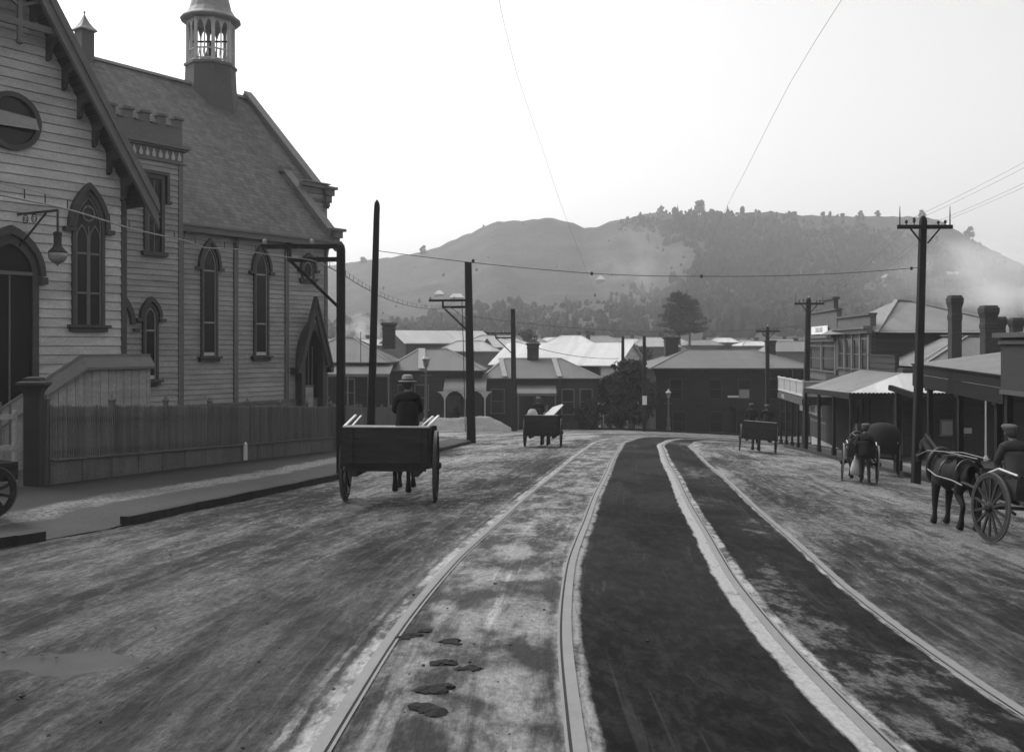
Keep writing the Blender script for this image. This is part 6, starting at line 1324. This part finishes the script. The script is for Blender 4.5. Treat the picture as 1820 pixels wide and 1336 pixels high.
def horse(label, mtx, pose=0, group="horses in harness", tone='horse'):
    """local: faces +y, origin on the ground under the middle of the belly, withers about 1.5 m"""
    o = thing("horse", label, "horse", mtx.translation, group); o.rotation_euler = mtx.to_euler(); c = []
    hx = .0; nd = -.12 if pose == 1 else 0.0
    c.append([(0,-.30,1.10,.27,.31), (0,-.62,1.17,.24,.27), (0,-.80,1.13,.14,.16)])
    c.append([('@',0,0), (0,.02,1.06,.285,.33), (0,.36,1.12,.25,.31), (0,.60,1.20,.18,.25), (0,.86,1.45+nd*.5,.115,.17), (0,1.08,1.70+nd,.09,.125), (0,1.19,1.78+nd,.085,.10), (0,1.36,1.63+nd*1.3,.075,.09), (0,1.52,1.43+nd*1.5,.055,.062), (0,1.57,1.36+nd*1.5,.048,.05)])
    st = {0: ((.02,.10),(-.06,-.02),(.10,-.12),(-.12,.06)), 1: ((0,.05),(.05,.0),(.05,.02),(-.05,.02))}[pose]
    for s, sw in ((-1, st[0][0]), (1, st[0][1])):      # forelegs: elbow, knee, fetlock, hoof
        c.append([('@',1,2), (s*.15,.42,.86,.115,.12), (s*.155,.44+sw*.3,.70,.088), (s*.155,.45+sw*.7,.47,.066), (s*.155,.45+sw*.9,.40,.060), (s*.155,.44+sw*1.2,.22,.047), (s*.155,.45+sw*1.3,.13,.062), (s*.155,.48+sw*1.4,.055,.072), (s*.155,.505+sw*1.4,.015,.084)])
    for s, sw in ((-1, st[2][0]), (1, st[2][1])):      # hind legs: stifle forward, hock back
        c.append([('@',0,1), (s*.15,-.60,.92,.155,.16), (s*.165,-.48+sw*.3,.74,.105), (s*.16,-.66+sw*.8,.56,.066), (s*.16,-.74+sw,.48,.056), (s*.16,-.70+sw*1.2,.26,.050), (s*.16,-.69+sw*1.25,.14,.066), (s*.16,-.655+sw*1.3,.06,.074), (s*.16,-.63+sw*1.3,.015,.086)])
    for s in (-1, 1): c.append([('@',1,6), (s*.055,1.17,1.87+nd,.028), (s*.065,1.19,1.97+nd,.010)])
    meshobj("body", skin_mesh("body", c, 2), M[tone], o)
    mb = MB()
    for k in range(14):
        t = k/13; y = .52+.68*t; z = 1.42+.50*t+nd*t; 
        for s in (-1, 1): mb.add([(0,y,z+.03), (s*.07,y-.02,z-.02), (s*.10,y-.06,z-.20-.05*random.random()), (s*.095,y+.05,z-.16), (0,y+.07,z+.07)], [(0,1,2,3,4)])
    mb.build("mane", M['horse_dark'], o, False)
    me = skin_mesh("tail", [[(0,-.84,1.16,.04), (0,-.95,1.05,.055), (0,-.97,.80,.075,.06), (0,-.95,.55,.06,.05), (0,-.93,.36,.02)]], 1); meshobj("tail", me, M['horse_dark'], o)
    mb = MB(); pts = [(math.cos(a)*.235, .66+.16*(.5-.5*math.sin(a))-.12, 1.20+math.sin(a)*.36) for a in [k*math.pi/10 for k in range(21)]]; mb.tube(pts, .055, 8, False); mb.build("collar", M['leather'], o, False, True)
    mb = MB(); mb.box((0,.02,1.42), .40, .26, .07); mb.tube([(math.cos(a)*.315, .0, 1.06+math.sin(a)*.345) for a in [k*math.pi/12 for k in range(25)]], .022, 5, False); mb.tube([(s*.0, -.8, 1.36) for s in (0,)]+[(0,-.3,1.43),(0,.0,1.46),(0,.5,1.5)], .015, 5)
    mb.tube([(math.cos(a)*.30, -.62, 1.12+math.sin(a)*.30) for a in [k*math.pi/12 for k in range(25)]], .018, 5, False); mb.build("harness_pad", M['leather'], o, False)
    mb = MB()
    for s in (-1, 1): mb.tube([(s*.28,.56,1.12),(s*.335,.1,1.02),(s*.345,-.6,.98),(s*.36,-1.0,.92)], .016, 5); mb.tube([(s*.09,1.46,1.52+nd*1.4),(s*.17,.8,1.50),(s*.18,.0,1.52),(s*.12,-1.1,1.45)], .010, 4)
    mb.build("traces", M['harness_pale'], o, False)
    mb = MB()
    for yy, zz, rr in ((1.47,1.50+nd*1.4,.085),(1.24,1.74+nd,.115)): mb.tube([(math.cos(a)*rr, yy+.05*math.sin(a), zz+math.sin(a)*rr*.95) for a in [k*math.pi/8 for k in range(17)]], .013, 4, False)
    for s in (-1, 1): mb.box((s*.105,1.25,1.70+nd), .02, .12, .11); mb.tube([(s*.095,1.22,1.76+nd),(s*.088,1.46,1.50+nd*1.4)], .012, 4)
    mb.build("bridle", M['leather'], o, False)
    return o
def wheel(par, x, y, r, nsp=12, w_=.075, m='cart', pale=False, name="wheel"):
    Rx = Matrix.Rotation(R(90), 3, 'Y'); o = MB(); o.lathe((x, y, r), [(.05,-.09),(.08,-.07),(.095,-.03),(.10,0),(.095,.03),(.065,.08),(.045,.11)], 14, 0, 0, Rx); W = o.build(name, M[m], par, False, True)
    mb = MB(); A = []; n = 40
    def rr(rad, dx): return [(x+dx, y+math.cos(2*math.pi*k/n)*rad, r+math.sin(2*math.pi*k/n)*rad) for k in range(n+1)]
    h = w_/2; mb.strip(rr(r-.02, -h), rr(r-.02, h)); mb.strip(rr(r-.10, h), rr(r-.10, -h)); mb.strip(rr(r-.02, h), rr(r-.10, h)); mb.strip(rr(r-.10, -h), rr(r-.02, -h)); mb.build("rim", M[m], W, False)
    mb = MB(); h2 = h*.85; mb.strip(rr(r, -h2), rr(r, h2)); mb.strip(rr(r, h2), rr(r-.019, h2)); mb.strip(rr(r-.019, -h2), rr(r, -h2)); mb.build("tyre", M['highlit_tyre' if pale else 'tyre'], W, False)
    mb = MB()
    for k in range(nsp):
        a = 2*math.pi*(k+.5)/nsp; mb.bar((x, y+math.cos(a)*.09, r+math.sin(a)*.09), (x, y+math.cos(a)*(r-.10), r+math.sin(a)*(r-.10)), .045, .032, (1,0,0))
    mb.build("spokes", M[m], W, False); return W
def place(px, row, offx=0.0, dY=0.0):
    Y = 20.
    for _ in range(60): Y = float(depth(PX(px, Y), Y)*FPX/(row-HY))
    return PX(px, Y), Y
def ground_mtx(X, Y, head):
    h = R(head); f = Vector((math.sin(h), math.cos(h), 0)); r_ = Vector((math.cos(h), -math.sin(h), 0)); e = .6
    F3 = Vector((f.x, f.y, (gz(X+f.x*e, Y+f.y*e)-gz(X-f.x*e, Y-f.y*e))/(2*e))).normalized(); R3 = Vector((r_.x, r_.y, (gz(X+r_.x*e, Y+r_.y*e)-gz(X-r_.x*e, Y-r_.y*e))/(2*e))); R3 = (R3-F3*R3.dot(F3)).normalized(); U3 = R3.cross(F3)
    m = Matrix((R3, F3, U3)).transposed().to_4x4(); m.translation = Vector((X, Y, gz(X, Y)+.01)); return m
def on(m, x, y, z): 
    q = m.copy(); q.translation = m @ Vector((x, y, z)); return q
def upright(m, head, x, y, z):
    q = Matrix.Rotation(-R(head), 4, 'Z'); q.translation = m @ Vector((x, y, z)); return q
def dray(label, m, w_=1.62, L=2.3, zf=.76, hs=.68, r=.71, group="horse carts in the street", rails=True):
    o = thing("cart", label, "cart", m.translation, group); o.rotation_euler = m.to_euler(); h = w_/2
    mb = MB(); mb.box((0,0,zf+.03), w_, L, .06)
    for y in np.linspace(-L/2+.1, L/2-.1, 4): mb.box((0,y,zf-.05), w_*.96, .09, .10)
    for s in (-1, 1): mb.box((s*h*.72,0,zf-.15), .10, L*1.0, .10)
    mb.build("cart_floor", M['cart'], o, False)
    for s in (-1, 1):
        mb = MB()
        for k in range(3): mb.hexa([(s*(h-.02)+dx_, y, zf+.062+k*hs/3+zz) for zz in (.0, hs/3-.006) for dx_, y in ((-.02,-L/2),(.02,-L/2),(.02,L/2),(-.02,L/2))])
        for y in (-L/2+.1, 0, L/2-.1): mb.box((s*(h+.03), y, zf+hs/2), .05, .07, hs+.1)
        mb.build("side_board", M['cart'], o, False)
        if rails:
            mb = MB(); mb.bar((s*(h-.02),-L/2,zf+hs+.07), (s*(h+.08),L/2,zf+hs+.26), .045, .03); mb.bar((s*(h-.14),-L/2+.25,zf+hs+.08), (s*(h-.04),L/2,zf+hs+.25), .03, .025); mb.build("top_rail", M['cart_edge'], o, False)
    mb = MB()
    for k in range(3): mb.box((0,-L/2-.025,zf+.06+hs/6+k*hs/3), w_-.02, .04, hs/3-.008)
    for x in (-h*.8, h*.8): mb.box((x,-L/2-.06,zf+.06+hs/2), .07, .03, hs)
    t = mb.build("tailboard", M['cart'], o, False); mb = MB(); mb.box((-.0,-L/2-.025,zf+hs+.075), w_, .07, .03); mb.build("highlit_top_edge", M['cart_edge'], t, False)
    mb = MB(); mb.box((0,L/2+.02,zf+hs/2), w_, .04, hs); mb.build("front_board", M['cart'], o, False)
    mb = MB(); mb.bar((-h-.14,0,r), (h+.14,0,r), .09); mb.build("axle", M['cart'], o, False)
    for s in (-1, 1): wheel(o, s*(h+.10), 0, r)
    mb = MB()
    for s in (-1, 1): mb.tube([(s*.42,L/2-.3,zf-.12),(s*.44,L/2+.9,zf+.15),(s*.40,L/2+2.35,zf+.28)], [.045,.042,.03], 6)
    mb.build("shafts", M['cart'], o, False); return o
# --- the near cart, seen from behind
X, Y = place(694, 890); HD = -1.5; m = ground_mtx(X, Y, HD); m_near = m
dray("empty two-wheeled tip cart nearest the camera with a highlit pale top rail", m)
mb = MB(); mb.box((0,0,0), 1.62, .28, .05); so = mb.build("seat_plank", M['cart_edge'], None, False); so.location = m @ Vector((0,-.78,1.50)); so.rotation_euler = m.to_euler(); tag(so, "seat plank laid across the near tip cart under the driver", "plank")
person("driver in grey felt hat and dark coat, back turned, on the near tip cart", upright(m, HD, .38, -.80, 1.47), seated(.05), "felt", group="cart drivers and riders")
horse("dark horse mostly hidden ahead of the near tip cart", on(m, .06, 2.55, 0), 0)
# --- second cart loaded with pale planks
X, Y = place(965, 794); HD = 6; m = ground_mtx(X, Y, HD)
dray("cart in the middle distance carrying pale planks beside its driver", m, 1.5, 2.1, .62, .8, .66, rails=False)
pl = thing("plank_load", "bundle of pale planks and sacking sticking up out of the middle cart", "planks", m @ Vector((.45,-.2,1.2))); pl.rotation_euler = m.to_euler()
for k in range(5):
    mb = MB(); a = Vector((-.45+k*.12, -.85, .12+.04*k)); b = Vector((.05+k*.09, .9, .66+.03*k)); mb.bar(a, b, .15, .035, (0,0,1)); mb.build("plank", M['plank'], pl, False)
mb = MB(); mb.lathe((-.9,-.5,.05), [(.1,0),(.24,.08),(.26,.3),(.16,.48),(.08,.52)], 9); mb.build("sack", M['sack'], pl, False, True)
person("driver hunched in a dark coat on the plank-loaded cart", upright(m, HD, -.22, -.15, 1.30), seated(.16), "cap", group="cart drivers and riders")
horse("horse half seen beneath the plank-loaded cart", on(m, -.05, 2.4, 0), 0)
# --- far wagon with two riders by the balcony shop
X, Y = place(1346, 803); HD = 12; m = ground_mtx(X, Y, HD)
dray("far dark cart with two riders drawn up by the balcony shop", m, 1.6, 2.4, .75, .75, .68, rails=False)
person("left rider, in a cap, on the far cart by the balcony shop", upright(m, HD, -.40, -.5, 1.46), seated(.05), "cap", group="cart drivers and riders")
person("right rider leaning forward on the far cart by the balcony", upright(m, HD, .38, -.3, 1.46), seated(.14), "cap", group="cart drivers and riders")
horse("horse standing ahead of the far cart by the balcony shop", on(m, 0, 2.5, 0), 0)
def gig(label, m, w_, r, pale, group="horse carts in the street"):
    o = thing("gig", label, "gig", m.translation, group); o.rotation_euler = m.to_euler(); h = w_/2
    for s in (-1, 1): wheel(o, s*h, 0, r, 14, .05, 'cart', pale)
    mb = MB(); mb.bar((-h-.1,0,r), (h+.1,0,r), .06); mb.build("axle", M['cart'], o, False)
    mb = MB(); b = h-.14
    mb.box((0,-.05,r+.20), 2*b, 1.0, .05); mb.hexa([(-b,-.56,r+.22),(b,-.56,r+.22),(b,-.50,r+.22),(-b,-.50,r+.22),(-b,-.66,r+.62),(b,-.66,r+.62),(b,-.60,r+.62),(-b,-.60,r+.62)])
    for s in (-1, 1): mb.hexa([(s*b-.02,-.55,r+.22),(s*b+.02,-.55,r+.22),(s*b+.02,.45,r+.22),(s*b-.02,.45,r+.22),(s*b-.02,-.62,r+.56),(s*b+.02,-.62,r+.56),(s*b+.02,.40,r+.48),(s*b-.02,.40,r+.48)])
    mb.hexa([(-b,.44,r+.2),(b,.44,r+.2),(b,.48,r+.2),(-b,.48,r+.2),(-b,.60,r+.66),(b,.60,r+.66),(b,.64,r+.66),(-b,.64,r+.66)]); mb.build("gig_body", M['cart'], o, False)
    mb = MB(); mb.box((0,-.2,r+.52), 2*b-.08, .42, .09); mb.build("seat", M['leather'], o, False)
    mb = MB()
    for s in (-1, 1): mb.tube([(s*(b+.04),-.64,r+.62),(s*(b+.06),-.1,r+.70),(s*(b+.05),.38,r+.56)], .018, 5)
    mb.build("seat_rail", M['cart_edge'], o, False)
    mb = MB()
    for s in (-1, 1): mb.tube([(s*.40,-.4,r+.12),(s*.42,.7,r+.22),(s*.40,2.5,r+.45)], [.035,.035,.025], 6); mb.tube([(s*(b-.05),-.45,r-.06),(s*(b-.05),0,r+.07),(s*(b-.05),.45,r-.04)], .03, 5)
    mb.build("shafts", M['cart'], o, False); return o
# --- gig and horse close by on the right
X, Y = place(1762, 964); X += .62; HD = -3; m = ground_mtx(X, Y, HD)
gig("spoked gig at the right edge of the street behind the harnessed horse", m, 1.35, .62, False)
person("driver in a round cap leaning forward on the gig at the right edge", upright(m, HD, -.30, -.22, 1.10), seated(.16, .42), "cap", 'trousers', group="cart drivers and riders")
hx_ = horse("harnessed horse with pale traces standing before the gig at the right edge", on(m, -.22, 2.15, 0), 1); hx_.scale = (.98, .98, .98)
# --- gig with a man walking behind it
X, Y = place(1527, 856); HD = 17; m = ground_mtx(X, Y, HD)
gig("light gig with a pale-edged wheel drawn up at the kerb before the corner shop", m, 1.06, .60, True)
st_ = dict(pelvis=(0,0,.92), chest=(0,.05,1.28), neck=(0,.08,1.47), head=(.02,.12,1.63), face=(.5,.85,0), el_l=(-.27,.0,1.12), el_r=(.26,.12,1.14), wr_l=(-.24,.10,.86), wr_r=(.16,.34,1.10), kn_l=(-.10,.06,.50), kn_r=(.10,-.02,.50), an_l=(-.10,.04,.09), an_r=(.11,-.10,.09), to_l=(-.12,.20,.035), to_r=(.13,.06,.035), grip=(.3,0,-1))
person("man in a dark coat standing behind the light gig holding a white bag", upright(m, HD, .12, -1.0, 0), st_, "cap", group=None)
q = m @ Vector((-.15, -.85, .22)); sb = thing("white_bag", "white cloth bag hanging from the standing man's left hand", "bag", q); mb = MB(); mb.lathe((0,0,0), [(.08,0),(.17,.05),(.18,.22),(.12,.42),(.05,.56),(.06,.62)], 10, .3, 0, Matrix.Diagonal((1,.7,1))); mb.build("bag", M['sack'], sb, False, True); mb = MB(); mb.tube([(0,0,.58),(-.02,0,.66),(0,0,.72)], .012, 5); mb.build("drawstring", M['harness_pale'], sb, False)
horse("dark horse in the shafts of the light gig at the kerb", on(m, 0, 2.2, 0), 1)
# --- hooded buggy in the shadow of the verandah
X, Y = PX(1566, 36.2), 36.2; HD = 22; m = ground_mtx(X, Y, HD); o = gig("dark hooded buggy deep in the verandah shade beyond the standing man", m, 1.25, .62, False)
mb = MB(); mb.lathe((0,-.2,.85), [(.60,0),(.64,.25),(.64,.6),(.58,.85),(.44,1.02),(.2,1.10),(.03,1.11)], 16, 0, 0, Matrix.Diagonal((1,1.05,1))); mb.build("hood", M['hood'], o, False, True)
# --- handcart cut by the left edge
X, Y = -8.15, 14.6; z = gz(X, Y)+.13; o = thing("handcart", "dark handcart with one spoked wheel at the left edge of the footpath", "handcart", (X, Y, z)); o.rotation_euler = (0, 0, R(-35))
wheel(o, .38, 0, .40, 10, .05); wheel(o, -.38, 0, .40, 10, .05); mb = MB(); mb.bar((-.45,0,.4), (.45,0,.4), .05); mb.build("axle", M['cart'], o, False)
mb = MB(); mb.box((0,-.1,.56), .6, 1.1, .05); [mb.box((s*.3,-.1,.70), .03, 1.1, .24) for s in (-1, 1)]; mb.box((0,.44,.70), .6, .03, .24); mb.build("tray", M['cart'], o, False)
mb = MB(); [mb.tube([(s*.25,-.6,.55),(s*.25,-1.3,.72)], .025, 6) for s in (-1, 1)]; [mb.bar((s*.25,-.5,.54), (s*.25,-.55,.02), .05) for s in (-1, 1)]; mb.build("handle", M['cart'], o, False)
